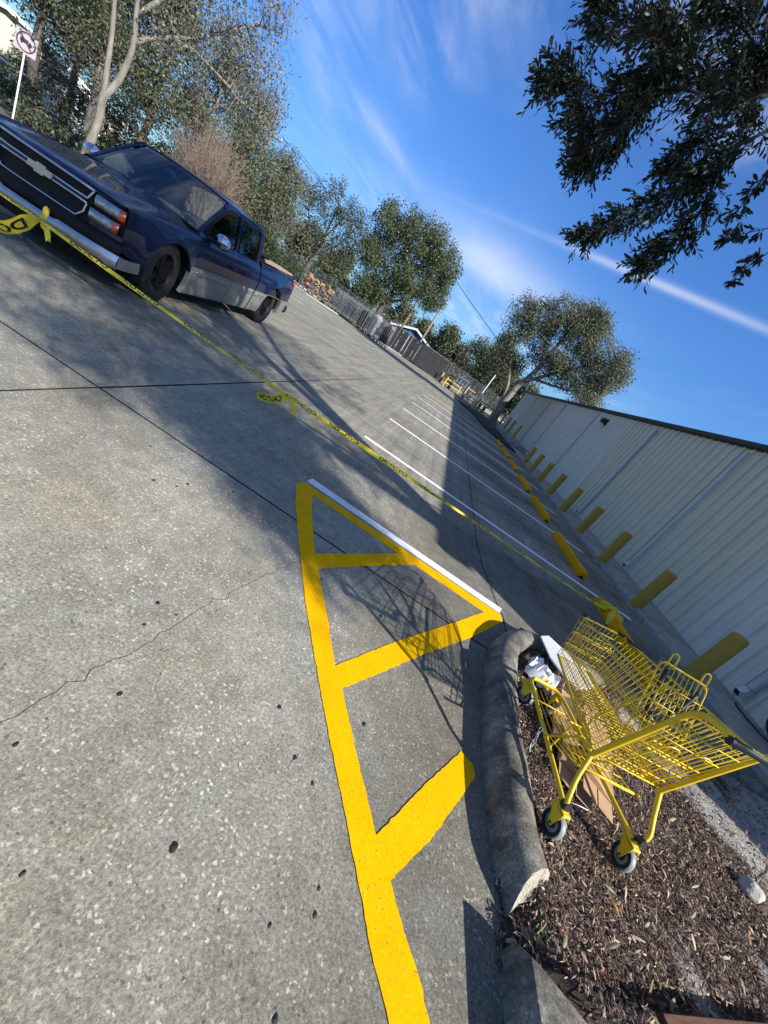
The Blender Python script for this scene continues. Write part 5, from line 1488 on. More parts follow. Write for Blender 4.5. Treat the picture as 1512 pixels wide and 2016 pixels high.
def near_oak():
    rs = np.random.RandomState(21); root = empty('oak_tree'); base = (8.6, -.5, -.07)
    nodes = []
    def tb(lst, nm, n=8):
        P_ = smoothpath([p[:3] for p in lst], 6); R_ = [q.x for q in smoothpath([(p[3], 0, 0) for p in lst], 6)]
        mb = MB(); mb.tube(P_, [max(.003, r) for r in R_], n); mb.build(nm, 'bark_brown', root, smooth=True)
        return P_
    tb([(8.6, -.5, -.07, .40), (8.5, -.45, .6, .34), (8.3, -.4, 2.2, .31), (7.9, -.2, 4.0, .27), (7.6, 0, 5.6, .19), (7.6, 0, 7.5, .10)], 'trunk', 14)
    M1 = tb([(7.9, -.2, 4.1, .18), (6.6, .6, 5.2, .13), (4.6, 1.6, 5.6, .10), (2.6, 3.2, 5.35, .07), (1.3, 4.0, 4.95, .045), (.56, 4.22, 4.48, .02)], 'limb')
    M2 = tb([(4.6, 1.6, 5.6, .06), (3.2, 2.6, 5.0, .045), (1.9, 3.4, 4.5, .03), (.83, 3.91, 3.98, .014)], 'limb')
    M3 = tb([(2.6, 3.2, 5.35, .04), (1.4, 3.7, 5.0, .03), (.38, 4.48, 4.84, .013)], 'limb')
    M4 = tb([(3.2, 2.6, 5.0, .03), (2.2, 3.2, 4.2, .02), (1.23, 3.73, 3.48, .007)], 'limb')
    M5 = tb([(2.2, 3.2, 4.2, .014), (1.8, 3.4, 3.7, .01), (1.32, 3.66, 3.34, .005)], 'limb')
    M6 = tb([(7.7, -.1, 5.0, .14), (6.8, -1.2, 6.3, .10), (5.4, -1.6, 7.2, .06), (4.2, -1.0, 7.6, .03)], 'limb')
    M7 = tb([(7.6, 0, 5.6, .12), (6.8, .8, 7.0, .09), (5.6, 2.6, 7.6, .05), (4.4, 4.0, 7.7, .03)], 'limb')
    tb([(1.9, 3.4, 4.5, .018), (1.4, 3.6, 4.1, .012), (.98, 3.78, 3.74, .006)], 'limb'); tb([(1.3, 4.0, 4.95, .02), (.9, 4.1, 4.6, .014), (.72, 4.11, 4.25, .008)], 'limb')
    tb([(1.3, 4.0, 4.95, .02), (.7, 4.25, 4.75, .012), (.36, 4.31, 4.57, .008)], 'limb')
    # hanging boughs: spurs with whorls of narrow leaves
    tw = MB(); lc = []; ld = []
    for k, b in BOUGH.items():
        P_ = smoothpath(b, 8); n = len(P_)
        tw.tube(P_, [.012 - .0095 * i / n for i in range(n)] if k not in 'gh' else [.004 - .0025 * i / n for i in range(n)], 5)
        L = sum((q - p).length for p, q in zip(P_, P_[1:]))
        dense = 230 if k not in 'ghi' else 60
        for q in range(int(L * dense)):
            i = int(rs.rand() ** .85 * (n - 1)); p = P_[i]; t_ = (P_[min(i + 1, n - 1)] - P_[max(i - 1, 0)]).normalized()
            d = Vector(rs.normal(size=3)); d = (d - t_ * d.dot(t_) * .6).normalized(); d = (d + t_ * .8 + Vector((-.15, 0, -.12))).normalized()
            wdt = .25 if k not in 'ghi' else .07
            if k in 'abd': wdt = .32
            l = wdt * rs.uniform(.25, 1.0) * (1.0 if i < n * .8 else .7)
            e = p + d * l
            tw.tube([p, p + d * l * .5 + Vector((0, 0, .01)), e], [.0028, .002, .001], 4, cap=False)
            m_ = rs.randint(6, 11)
            for j in range(m_):
                f = .35 + .65 * (j + .5) / m_
                s_ = Vector(rs.normal(size=3)); s_ = (s_ - d * s_.dot(d)).normalized()
                lc.append(p + d * l * f); ld.append((d * .9 + s_ * .75 + Vector((0, 0, -.1))).normalized())
    tw.build('branches', 'bark_brown', root, recalc=False)
    lc = np.array([tuple(v) for v in lc]); ld = np.array([tuple(v) for v in ld]); n = len(lc)
    rr_ = rs.normal(size=(n, 3)); sd_ = np.cross(ld, rr_); sd_ /= np.linalg.norm(sd_, axis=1)[:, None]; nn = np.cross(sd_, ld)
    L_ = rs.uniform(.034, .066, n)[:, None]; W_ = L_ * rs.uniform(.24, .34, n)[:, None]
    vs = np.stack([lc, lc + ld * L_ * .35 + sd_ * W_ * .45 + nn * W_ * .12, lc + ld * L_ * .72 + sd_ * W_ * .5 + nn * W_ * .1, lc + ld * L_, lc + ld * L_ * .72 - sd_ * W_ * .5 + nn * W_ * .1, lc + ld * L_ * .35 - sd_ * W_ * .45 + nn * W_ * .12], 1).reshape(-1, 3)
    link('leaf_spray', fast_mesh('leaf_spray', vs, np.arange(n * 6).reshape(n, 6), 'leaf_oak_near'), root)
    # the rest of the crown, above and behind the camera
    kx, ky = sun_to.x / sun_to.z, sun_to.y / sun_to.z
    cen = []
    for gx_, gy_, rx, ry, num in SHADE:
        for q in range(num):
            a = rs.rand() * 6.283; r = rs.rand() ** .5
            sxp, syp = gx_ + rx * r * math.cos(a), gy_ + ry * r * math.sin(a)
            z = rs.uniform(4.6, 8.8)
            p = (sxp + kx * z, syp + ky * z, z)
            if in_view(p, 130) or p[0] < -1.5: continue
            cen.append(p)
    cen = np.array(cen)
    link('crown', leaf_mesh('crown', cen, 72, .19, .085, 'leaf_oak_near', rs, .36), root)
    nd = np.array([tuple(v) for P_ in (M1, M2, M3, M4, M6, M7) for v in P_]); tw = MB()
    for c in cen[::2]:
        k = int(np.argmin(((nd - c) ** 2).sum(1))); a, b = Vector(nd[k]), Vector(c)
        mid = a.lerp(b, .5) + Vector((0, 0, .12 * (b - a).length))
        if in_view(mid, 100) or in_view(a, 60): continue
        tw.tube([a, mid, b], [.012, .008, .003], 4, cap=False)
    tw.build('branches', 'bark_brown', root, recalc=False)
    rebase(root, base)
    tag(root, 'dark leafy oak whose boughs hang into the upper right sky', 'tree')
SHADE = [(-2.9, 5.0, 1.4, 1.6, 95), (-4.6, 6.2, 1.7, 1.9, 150), (-5.8, 4.4, 1.4, 1.2, 85), (-1.6, 4.0, .9, .8, 75), (-.9, 3.35, .85, .55, 80), (-2.5, 3.2, .8, .45, 26), (-3.6, 8.6, 1.2, 1.7, 50), (-1.9, 7.7, .45, 1.6, 14),
         (-6.8, 7.5, 1.6, 2.2, 70), (-.35, 4.9, .45, .35, 20), (-.55, 2.85, .45, .25, 20), (-.25, 2.6, .35, .3, 22), (.05, 3.15, .4, .35, 30), (-3.9, 3.1, .8, .4, 12)]
near_oak()

P20 = dict(n_each=10, size=.075, spread=.2)
tree('oak_tree', 'pale trunked oak with sparse greyish leaves leaning behind the truck',
     [(-14.05, 14.25, -.07, 0.144), (-14.02, 14.26, 1.1, 0.122), (-14.0, 14.25, 2.1, 0.114), (-13.9, 14.36, 2.6, 0.095), (-13.8, 14.46, 3.1, 0.087), (-13.75, 14.5, 3.8, 0.076), (-13.85, 14.4, 4.8, 0.061), (-14.0, 14.3, 6.5, 0.053), (-13.9, 14.6, 8.0, 0.023)],
     [[(-14.0, 14.25, 2.2, .09), (-14.06, 14.2, 2.9, .08), (-14.2, 14.1, 4.4, .06), (-14.5, 13.9, 6.4, .04)],
      [(-13.78, 14.49, 3.9, .065), (-13.39, 14.86, 4.5, .06), (-12.78, 15.39, 4.86, .05), (-12.37, 15.72, 4.86, .042), (-11.78, 16.17, 4.78, .045), (-11.47, 16.38, 4.68, .035), (-10.77, 16.85, 4.75, .02), (-10.2, 17.2, 4.78, .008)],
      [(-13.39, 14.86, 4.5, .06), (-12.64, 15.5, 5.3, .05), (-11.87, 16.1, 6.4, .04), (-11.5, 16.35, 6.75, .03), (-10.78, 16.85, 7.1, .01)],
      [(-13.8, 14.45, 4.6, .07), (-13.2, 15.0, 6.0, .05), (-12.6, 15.5, 7.4, .03), (-12.0, 16.0, 8.4, .012)]],
     [(-12.3, 15.8, 5.7, 1.5, 1.5, 1.1, 210), (-11.2, 16.6, 5.9, 1.0, 1.0, 1.0, 120), (-11.9, 16.1, 7.3, 1.5, 1.5, 1.0, 170), (-13.6, 14.8, 6.8, 1.4, 1.4, 1.4, 120), (-10.9, 16.9, 4.7, .6, .7, .6, 50), (-11.8, 16.2, 4.2, .7, .7, .5, 40), (-13.2, 15, 4.6, .8, .8, .7, 45), (-12.2, 15.8, 8.6, 1.8, 1.8, .9, 130)],
     'leaf_grey', 'bark_pale', n_each=17, size=.085, spread=.25, seed=3, droop=.12, twig_r=.007, twig_every=1)
tree('oak_tree', 'thick grey trunk at the far left edge of the lot',
     [(-17.75, 13.55, -.07, .30), (-17.75, 13.55, 1.0, .24), (-17.7, 13.6, 2.2, .21), (-17.5, 13.8, 3.6, .17), (-17.4, 14.0, 6.0, .08)],
     [[(-17.6, 13.7, 2.8, .10), (-16.9, 14.3, 4.0, .06), (-16.4, 14.9, 5.4, .03)]],
     [(-17.0, 14.4, 5.6, 1.8, 1.8, 1.8, 420), (-16.2, 15.0, 4.6, 1.1, 1.1, 1.1, 160)], 'leaf_oak', 'bark_pale', n_each=30, size=.10, spread=.28, seed=5)
# evergreen belt behind the street edge
belt = [(-23.6, 20.5, 9.5, 'leaf_cedar', 3.4, 'dark evergreen over the beige house, farthest left of the belt'), (-21.2, 21.2, 10.0, 'leaf_cedar', 3.2, 'dark evergreen directly behind the pale leaning trunk'),
        (-19.9, 22.8, 9.0, 'leaf_brown', 2.6, 'brownish vine covered tree right of the pale leaning trunk'), (-19.6, 26.2, 8.2, 'leaf_cedar', 2.0, 'dense green evergreen above the truck cab'),
        (-18.2, 28.2, 7.6, 'leaf_brown', 1.7, 'rounded grey brown tree behind the bare shrub'), (-17.6, 31.6, 6.6, 'leaf_cedar', 1.0, 'low green tree beside the utility pole'),
        (-19.8, 36.6, 5.4, 'leaf_dark', .8, 'small dark tree left of the roll cages'), (-27.5, 26.0, 10.5, 'leaf_dark', 3.6, 'tall dark tree behind the beige house roof')]
for k, (x, y, h, ml, zlow, lb) in enumerate(belt):
    r = 1.9 + .25 * (k % 3)
    bl = []
    for q in range(7):
        f = q / 6; zc_ = zlow + (h - zlow) * (.12 + .8 * f); rr_ = r * (1 - .55 * abs(f - .35))
        bl.append((x + rnd.uniform(-.7, .7), y + rnd.uniform(-.7, .7), zc_, rr_, rr_, (h - zlow) * .2 + .3, 190))
    tree('evergreen_tree', lb, [(x, y, -.07, .22), (x, y, h * .4, .15), (x + .2, y, h * .92, .03)], [[(x, y, h * .3, .07), (x + 1, y + .6, h * .5, .04), (x + 1.5, y + .8, h * .6, .015)], [(x, y, h * .35, .07), (x - .9, y + .7, h * .5, .04), (x - 1.3, y + 1, h * .62, .015)]],
         bl, ml, 'bark_pale' if k % 2 else 'bark_brown', n_each=17, size=.17, spread=.30, seed=30 + k, group='trees along the left edge', twig_every=1, twig_r=.010, aspect=.34, droop=.2)
# leafless brown shrub
def bare_shrub(x, y, h, r, n, label, seed):
    rs = np.random.RandomState(seed); root = empty('bare_shrub', (x, y, -.06)); mb = MB()
    for k in range(n):
        a = rs.rand() * 6.283; rr_ = r * rs.rand() ** .6; hh = h * (1 - .35 * (rr_ / r) ** 2) * rs.uniform(.55, 1.05)
        p0 = Vector((rs.normal(0, .3), rs.normal(0, .3), 0)); p2 = Vector((math.cos(a) * rr_, math.sin(a) * rr_, hh)); p1 = p0.lerp(p2, .5) + Vector((rs.normal(0, .2), rs.normal(0, .2), h * .12))
        mb.tube([p0, p1, p2], [.013, .010, .004], 4, cap=False)
        for q in range(4):
            f = rs.uniform(.35, .95); b0 = p1.lerp(p2, (f - .3) / .7) if f > .3 else p1
            d = Vector((rs.normal(0, .35), rs.normal(0, .35), rs.uniform(-.1, .5))) * .8
            mb.tube([b0, b0 + d * .6, b0 + d], [.006, .005, .002], 3, cap=False)
    mb.build('branches', 'twig_brown', root, recalc=False)
    return tag(root, label, 'shrub')
bare_shrub(-15.3, 21.9, 4.6, 2.1, 330, 'bare brown leafless shrub above the truck roof', 4)
bare_shrub(-17.6, 24.2, 5.4, 1.6, 150, 'smaller bare grey brown shrub behind the brown one', 5)

# middle distance trees
tree('oak_tree', 'open branched oak with thin leaves left of the dense oak', [(-19.5, 46, -.07, .3), (-19.4, 46, 2.5, .24), (-19.2, 46, 5, .14), (-19.3, 46, 9, .04)],
     [[(-19.4, 46, 3, .12), (-17.6, 46.4, 5.4, .08), (-16.8, 46.6, 8, .03)], [(-19.4, 46, 3, .12), (-21.2, 45.4, 5.6, .08), (-22, 45, 8, .03)], [(-19.3, 46, 4.5, .08), (-18.4, 46.2, 7.4, .05), (-18, 46.2, 10, .02)]],
     [(-19.6, 46, 8.0, 2.6, 2.6, 2.4, 190), (-17.2, 46.5, 7.2, 2.2, 2.2, 2.4, 150), (-21.8, 45, 7.0, 1.8, 1.8, 2.4, 120), (-19.0, 46, 4.4, 3.2, 2.2, 1.6, 200), (-16.9, 46.8, 4.4, 2.0, 2, 1.8, 120)], 'leaf_dark', 'bark_brown', n_each=22, size=.18, spread=.26, seed=51, twig_r=.02, twig_every=2)
tree('oak_tree', 'big dense round oak in the middle distance', [(-11.2, 48.8, -.07, .42), (-11.3, 48.8, 2.2, .34), (-11.0, 48.8, 4.2, .24), (-10.8, 48.8, 9, .07)],
     [[(-11.2, 48.8, 2.8, .2), (-13.2, 48.4, 4.8, .14), (-14.6, 48, 7.6, .05)], [(-11.1, 48.8, 3.4, .18), (-9.0, 49, 5.4, .12), (-7.2, 49.4, 8, .04)], [(-11, 48.8, 4.4, .12), (-12, 48.6, 8.5, .06), (-13, 48.2, 11, .02)]],
     [(-13.6, 48, 9.8, 3.0, 2.6, 2.9, 330), (-10.6, 48.9, 10.6, 3.0, 2.8, 2.6, 330), (-8.0, 49.4, 9.6, 2.4, 2.4, 2.8, 250), (-10.2, 49, 6.6, 4.4, 2.8, 2.2, 400), (-14.8, 47.6, 6.6, 2.0, 2, 2.2, 170), (-6.9, 49.6, 7.2, 1.5, 1.5, 2.2, 110), (-12.8, 48.4, 4.2, 3, 2.4, 1.4, 170)],
     'leaf_oak', 'bark_brown', n_each=48, size=.20, spread=.30, seed=52, twig_r=.02, twig_every=3, droop=.25)
tree('oak_tree', 'spreading oak rising over the far corner of the warehouse', [(3.7, 27.0, -.07, .34), (3.5, 27.0, .8, .27), (3.38, 27.0, 1.7, .23), (3.5, 27, 3.1, .19), (3.77, 26.95, 4.1, .15), (3.9, 26.9, 6.2, .08), (3.9, 26.9, 8.0, .03)],
     [[(3.4, 27, 1.7, .14), (2.7, 27.1, 3.1, .11), (1.9, 27.2, 4.6, .07), (1.2, 27.3, 6.6, .03)], [(3.6, 27, 3.4, .12), (5.0, 26.8, 5.0, .09), (6.3, 26.5, 6.4, .05), (7.4, 26.2, 7.6, .02)], [(3.7, 27, 3.8, .10), (5.6, 26.6, 4.3, .06), (7.6, 26.1, 5.0, .02)], [(3.8, 26.9, 4.8, .08), (2.9, 27.1, 6.6, .05), (2.4, 27.2, 8.0, .02)]],
     [(1.5, 27.2, 6.0, 1.5, 1.5, 1.7, 170), (3.2, 27, 7.2, 1.7, 1.7, 1.3, 230), (5.2, 26.7, 7.2, 1.8, 1.6, 1.3, 230), (7.0, 26.2, 6.4, 1.5, 1.5, 1.4, 180), (4.6, 26.8, 5.3, 2.6, 2.0, 1.2, 260), (1.9, 27.3, 4.0, 1.5, 1.3, 1.1, 110), (7.0, 26.3, 4.8, 1.3, 1.3, 1.0, 110), (4.4, 26.9, 8.3, 1.2, 1.2, .6, 60)],
     'leaf_brown', 'bark_pale', n_each=70, size=.11, spread=.22, seed=53, twig_r=.011, twig_every=1)
tree('oak_tree', 'thin leaved small oak between the pole and the spreading oak', [(2.6, 52, -.07, .2), (2.5, 52, 3, .14), (2.4, 52, 6.4, .04)], [[(2.5, 52, 2.4, .08), (.8, 52, 4.2, .05), (-.2, 52, 5.8, .02)], [(2.5, 52, 3, .08), (4, 52, 5, .04), (4.6, 52, 6.4, .02)]],
     [(1.4, 52, 5.2, 2.6, 2, 1.8, 220), (4.2, 52, 5.4, 2.2, 2, 2.2, 200), (2.4, 52, 3.2, 3.0, 2, 1.2, 160)], 'leaf_dark', 'bark_brown', n_each=30, size=.22, spread=.36, seed=54, twig_r=.018, twig_every=2)
far = [(-36, 62, 8), (-30, 66, 7.5), (-24.5, 68, 7), (-19, 66, 6.2), (-14, 74, 6.5), (-8.5, 77, 6.0), (-4.5, 70, 7.4), (-.8, 72, 6.2), (3.2, 74, 6.6), (7.4, 72, 7.2), (12, 70, 7.6)]
fl = ['leftmost of the far tree line', 'next to the leftmost one of the far tree line', 'third from the left in the far tree line', 'fourth from the left in the far tree line', 'left of the blue gabled house', 'behind the blue gabled house', 'right beside the leaning pole', 'right of the leaning pole, second tree', 'below the overhead cable', 'behind the spreading oak, left side', 'behind the spreading oak, right side']
for k, (x, y, h) in enumerate(far):
    bl = [(x + rnd.uniform(-1.4, 1.4), y + rnd.uniform(-1, 1), h * (.22 + .14 * q), 2.6 - .25 * q, 2.2, h * .2, 110) for q in range(5)]
    tree('far_tree', 'far hazy green tree, ' + fl[k], [(x, y, -.07, .25), (x, y, h * .5, .16), (x, y, h * .9, .04)], [], bl, ['leaf_dark', 'leaf_cedar', 'leaf_oak'][k % 3], 'bark_brown', n_each=24, size=.40, spread=.55, seed=70 + k, group='trees of the far tree line', twig_every=6, twig_r=.03)

# ---------------------------------------------------------------- street, houses, picket fence on the left
FD = Vector((.67, .742, 0)).normalized(); FN = Vector((-FD.y, FD.x, 0))
def strip_ground(name, c0, half, z, mname, a=-40, b=95):
    c0 = Vector((c0[0], c0[1], 0)); mb = MB()
    A, B = c0 + FD * a, c0 + FD * b
    mb.add([A - FN * half + Vector((0, 0, z)), B - FN * half + Vector((0, 0, z)), B + FN * half + Vector((0, 0, z)), A + FN * half + Vector((0, 0, z))], [(0, 1, 2, 3)])
    return tag(mb.build(name, mname), kind='structure')
strip_ground('road', (-27.2, 23.8), 3.4, -.06, 'asphalt_road')
def low_kerb(c0, name):
    c0 = Vector((*c0, 0)); A, B = c0 - FD * 40, c0 + FD * 90; mb = MB()
    mb.add([A - FN * .09 + Vector((0, 0, -.1)), B - FN * .09 + Vector((0, 0, -.1)), B + FN * .09 + Vector((0, 0, -.1)), A + FN * .09 + Vector((0, 0, -.1)), A - FN * .09 + Vector((0, 0, .07)), B - FN * .09 + Vector((0, 0, .07)), B + FN * .09 + Vector((0, 0, .07)), A + FN * .09 + Vector((0, 0, .07))],
           [(4, 5, 6, 7), (0, 1, 5, 4), (3, 2, 6, 7), (0, 3, 7, 4), (1, 2, 6, 5)])
    tag(mb.build('road_kerb', 'walk_concrete'), kind='structure')
low_kerb((-24.9, 21.7), 'a'); low_kerb((-29.6, 25.9), 'b')
lk = MB(); lk.bbox((-.09, -10, -.1), (.09, 41, .10), .02); o = lk.build('lot_kerb', 'kerb_concrete'); o.location = (LOT_X0 - .1, -8 + 10, 0); tag(o, kind='structure')
mat('house_cream', (.50, .45, .36), .8, noise_amt=.15); mat('house_white', (.50, .50, .49), .7, noise_amt=.1); mat('roof_shingle', (.14, .12, .10), .9, noise_amt=.3, noise_scale=6)
mat('fence_white', (.75, .75, .73), .6, noise_amt=.1); mat('house_blue', (.035, .11, .26), .7, noise_amt=.1); mat('pane_dark', (.03, .04, .05), .1)
def house(name, label, c, rz, W, D, H, RH, mw, mr=None, gable=None, wins=()):
    root = empty(name, (c[0], c[1], -.07), rz)
    mb = MB(); mb.box((-W / 2, -D / 2, 0), (W / 2, D / 2, H)); mb.build('wall', mw, root)
    mb = MB(); mb.prism([(-W / 2 - .4, H - .02), (0, H + RH), (W / 2 + .4, H - .02), (W / 2 + .4, H - .16), (0, H + RH - .16), (-W / 2 - .4, H - .16)], -D / 2 - .45, D / 2 + .45, axis='y'); mb.build('roof', mr or 'roof_shingle', root)
    mb = MB(); mb.prism([(-W / 2, H), (0, H + RH - .17), (W / 2, H)], -D / 2 - .01, -D / 2 + .02, axis='y'); mb.build('gable', gable or mw, root)
    for s in (-1, 1):
        mb = MB(); mb.prism([(s * (W / 2 + .42), H - .20), (0, H + RH - .02), (0, H + RH - .28), (s * (W / 2 + .42), H - .40)], -D / 2 - .50, -D / 2 - .455, axis='y'); mb.build('barge_board', 'fence_white', root)
        mb = MB(); mb.bbox((min(s * (W / 2 + .40), s * (W / 2 + .45)), -D / 2 - .45, H - .22), (max(s * (W / 2 + .40), s * (W / 2 + .45)), D / 2 + .45, H), .01); mb.build('fascia', 'fence_white', root)
    for x, z, w_, h_ in wins:
        mb = MB(); mb.bbox((x - w_ / 2, -D / 2 - .06, z), (x + w_ / 2, -D / 2 - .005, z + h_), .01); f_ = mb.build('window_frame', 'fence_white', root)
        mb = MB()
        for a in (-1, 1):
            for b in (0, 1): mb.box((x + a * w_ / 4 - w_ * .2, -D / 2 - .075, z + h_ * (.06 + .48 * b)), (x + a * w_ / 4 + w_ * .2, -D / 2 - .062, z + h_ * (.46 + .48 * b)))
        mb.build('pane', 'pane_dark', f_)
    return tag(root, label, 'house')
ang = math.atan2(FD.y, FD.x)
h1 = Vector((-36.2, 29.2, 0)) + FN * 5
house('cottage', 'cream house with white fascia behind the hedge', (h1.x, h1.y), ang, 14, 6, 2.75, 1.5, 'house_cream', wins=((-3, .9, 1.4, 1.1), (2, .9, 1.4, 1.1)))
h2 = Vector((-33.2, 31.4, 0)) + FN * 3.2
house('cottage', 'small white house with a paned window beside the picket fence', (h2.x, h2.y), ang, 3.6, 5, 2.35, .8, 'house_white', wins=((.4, .9, 1.3, 1.2),))
house('cottage', 'far house with a bright blue gable and white trim', (-8.6, 66.6, 0), .06, 6.4, 10, 2.5, 1.15, 'house_white', gable='house_blue', wins=((-1.7, 1.0, 1.2, 1.1), (1.7, 1.0, 1.2, 1.1)))
pf = empty('picket_fence', (-34.5, 29.0, -.07)); pf.rotation_euler = (0, 0, ang)
tag(pf, 'white picket fence along the far side of the street', 'fence')
pk = MB(); pk.prism([(-.045, 0), (.045, 0), (.045, 1.05), (0, 1.16), (-.045, 1.05)], -.012, .012, axis='y'); pkm = pk.mesh('picket', 'fence_white')
for k in range(46): link('picket', pkm, pf, (-3.2 + .17 * k, 0, .04))
for z in (.3, .85): MB().bbox((-3.3, .014, z), (4.6, .05, z + .08), .004).build('rail', 'fence_white', pf)
# hedges
def hedge(label, c, rz, L, W, H, mname, seed, n=900):
    rs = np.random.RandomState(seed); root = empty('hedge', (c[0], c[1], -.07), rz)
    p = np.stack([rs.uniform(-L / 2, L / 2, n), rs.uniform(-W / 2, W / 2, n), rs.uniform(.05, 1, n) ** .7 * H], 1)
    p[:, 2] *= 1 + .15 * np.sin(p[:, 0] * 1.9 + seed)
    link('foliage', leaf_mesh('foliage', p, 9, .14, .14, mname, rs, .5), root)
    mb = MB()
    for k in range(int(L * 2)):
        x = -L / 2 + (k + .5) / 2; mb.tube([(x, 0, 0), (x + rs.normal(0, .1), rs.normal(0, .1), H * .8)], [.025, .008], 5)
    mb.build('stems', 'bark_brown', root, recalc=False)
    return tag(root, label, 'hedge')
q = Vector((-33.8, 30.2, 0)) + FN * 1.6
hedge('dark clipped hedge behind the picket fence', (q.x, q.y), ang, 9, 1.0, 1.85, 'leaf_hedge', 3, 1300)
hedge('low leafy bush at the road edge left of the pale trunk', (-18.6, 16.9), .8, 1.6, .8, .6, 'leaf_dark', 4, 120)
hedge('dark bush at the foot of the pale leaning trunk', (-16.0, 17.2), .9, 2.2, 1.0, .95, 'leaf_hedge', 5, 220)
hedge('ragged dark bush below the road sign', (-20.9, 17.0), .7, 2.2, 1.0, 1.15, 'leaf_dark', 6, 200)
hedge('long olive thicket behind the pale leaning trunk', (-22.6, 24.6), .83, 9.0, 1.8, 2.7, 'leaf_cedar', 9, 1500)
hedge('sunlit green bush behind the truck cab', (-15.6, 27.6), .9, 4.0, 1.6, 1.9, 'leaf_hedge', 7, 620)
hedge('green bush between the truck and the roll cages', (-18.6, 38.2), .8, 5.0, 1.6, 1.6, 'leaf_hedge', 8, 560)
# dead-leaf ground in the verge
# white parked car beyond the hedge
mat('car_white', (.75, .76, .76), .3, coat=.8)
car = empty('parked_car', (-31.2, 26.0, -.06), ang); tag(car, 'white parked car half hidden behind the far left bushes', 'car')
mb = MB(); prof = [(-2.2, .35), (-2.2, .75), (-1.5, .88), (-.9, 1.42), (.7, 1.45), (1.5, .95), (2.15, .85), (2.2, .35)]
mb.prism(prof, -.85, .85, axis='y'); mb.build('body', 'car_white', car)
for s in (-1, 1):
    mb = MB(); mb.prism([(-1.3, .92), (-.85, 1.34), (.62, 1.36), (1.25, .95)], min(s * .855, s * .862), max(s * .855, s * .862), axis='y'); mb.build('side_window', 'pane_dark', car)
    for x in (-1.35, 1.35):
        mb = MB(); mb.lathe([(.20, -.1), (.32, -.1), (.33, 0), (.32, .1), (.20, .1), (.001, .08)], 18, Matrix.Translation((x, s * .78, .33)) @ Matrix.Rotation(math.pi / 2, 4, 'X')); mb.build('wheel', 'tyre_rubber', car)
# road sign: no trucks
sg = empty('road_sign', (-18.3, 15.52, -.07)); sg.rotation_euler = (0, 0, math.radians(30))
tag(sg, 'white square no trucks sign on a thin post at the far left', 'sign')
mat('sign_white', (.40, .37, .38), .5, noise_amt=.1); mat('sign_red', (.10, .02, .03), .5); mat('sign_black', (.012, .012, .012), .6)
MB().bbox((-.025, .0, 0), (.025, .03, 2.66), .004).build('post', 'spout_metal', sg)
mb = MB(); mb.bbox((-.30, -.008, 2.02), (.30, -.002, 2.62), .001); pl = mb.build('plate', 'sign_white', sg)
mb = MB(); ring = []
for k in range(41):
    a = 2 * math.pi * k / 40; ring.append([(.265 * math.cos(a), -.0095, 2.32 + .265 * math.sin(a)), (.225 * math.cos(a), -.0095, 2.32 + .225 * math.sin(a))])
mb.grid(ring); mb.build('ring', 'sign_red', pl, recalc=False)
mb = MB(); d1 = Vector((1, 0, -1)).normalized(); n1 = Vector((1, 0, 1)).normalized() * .022; cc = Vector((0, -.0105, 2.32))
mb.add([cc - d1 * .235 - n1, cc - d1 * .235 + n1, cc + d1 * .235 + n1, cc + d1 * .235 - n1], [(0, 1, 2, 3)]); mb.build('slash', 'sign_red', pl, recalc=False)
mb = MB(); mb.prism([(-.16, 2.28), (.05, 2.28), (.05, 2.40), (-.16, 2.40)], -.0102, -.0098, axis='y'); mb.prism([(.06, 2.28), (.16, 2.28), (.16, 2.33), (.12, 2.375), (.06, 2.375)], -.0102, -.0098, axis='y')
for x in (-.11, .11): mb.prism([(x + .03 * math.cos(a), 2.27 + .03 * math.sin(a)) for a in [k * math.pi / 6 for k in range(12)]], -.0102, -.0098, axis='y')
mb.build('truck_symbol', 'sign_black', pl, recalc=False)

mat('steel_grey', (.20, .205, .21), .45, metal=.5, noise_amt=.25, noise_scale=9)
# ---------------------------------------------------------------- poles and cables
mat('pole_wood', (.30, .25, .19), .9, noise_amt=.4, noise_scale=6, stretch=(4, 4, .3))
def pole(label, x, y, h, lean=(0, 0), arm=True, r=.14):
    root = empty('utility_pole', (x, y, -.07)); mb = MB(); mb.tube([(0, 0, 0), (lean[0] * .5, lean[1] * .5, h * .5), (lean[0], lean[1], h)], [r, r * .85, r * .68], 10); mb.build('shaft', 'pole_wood', root, smooth=True)
    if arm:
        MB().bbox((-.9, -.05, h - .55), (.9, .05, h - .43), .01).build('cross_arm', 'pole_wood', root)
        for xx in (-.8, -.3, .3, .8):
            mb = MB(); mb.lathe([(.03, h - .43), (.05, h - .36), (.03, h - .30), (.001, h - .29)], 8, Matrix.Translation((xx, 0, 0))); mb.build('insulator', 'spout_metal', root)
    return tag(root, label, 'pole')
pole('leaning wooden utility pole with a cross arm behind the brown shrub', -19.8, 32.4, 7.8)
pole('plain wooden pole standing behind the dark screened fence', -5.9, 51.7, 7.5, arm=False, r=.15)
pole('wooden pole hidden in the big dense oak crown', -8.8, 52.5, 11.2, arm=False)
def cable(label, pts, r=.02):
    mb = MB(); mb.tube(smoothpath(pts, 10), r, 5); tag(mb.build('overhead_cable', 'black_plastic'), label, 'cable')
cable('overhead cable dropping from the oak towards the warehouse', [(-8.8, 52.5, 11.1), (-5.0, 49.5, 9.0), (1.1, 45.0, 6.55), (6.3, 38.6, 4.05)], .03)
cable('upper thin power line left of the oak', [(-20.6, 32.4, 7.5), (-22.0, 45, 9.0), (-26, 75, 8.6)], .015)
cable('lower thin power line left of the oak', [(-19.0, 32.4, 7.5), (-20.2, 45, 8.2), (-24, 75, 8.2)], .015)
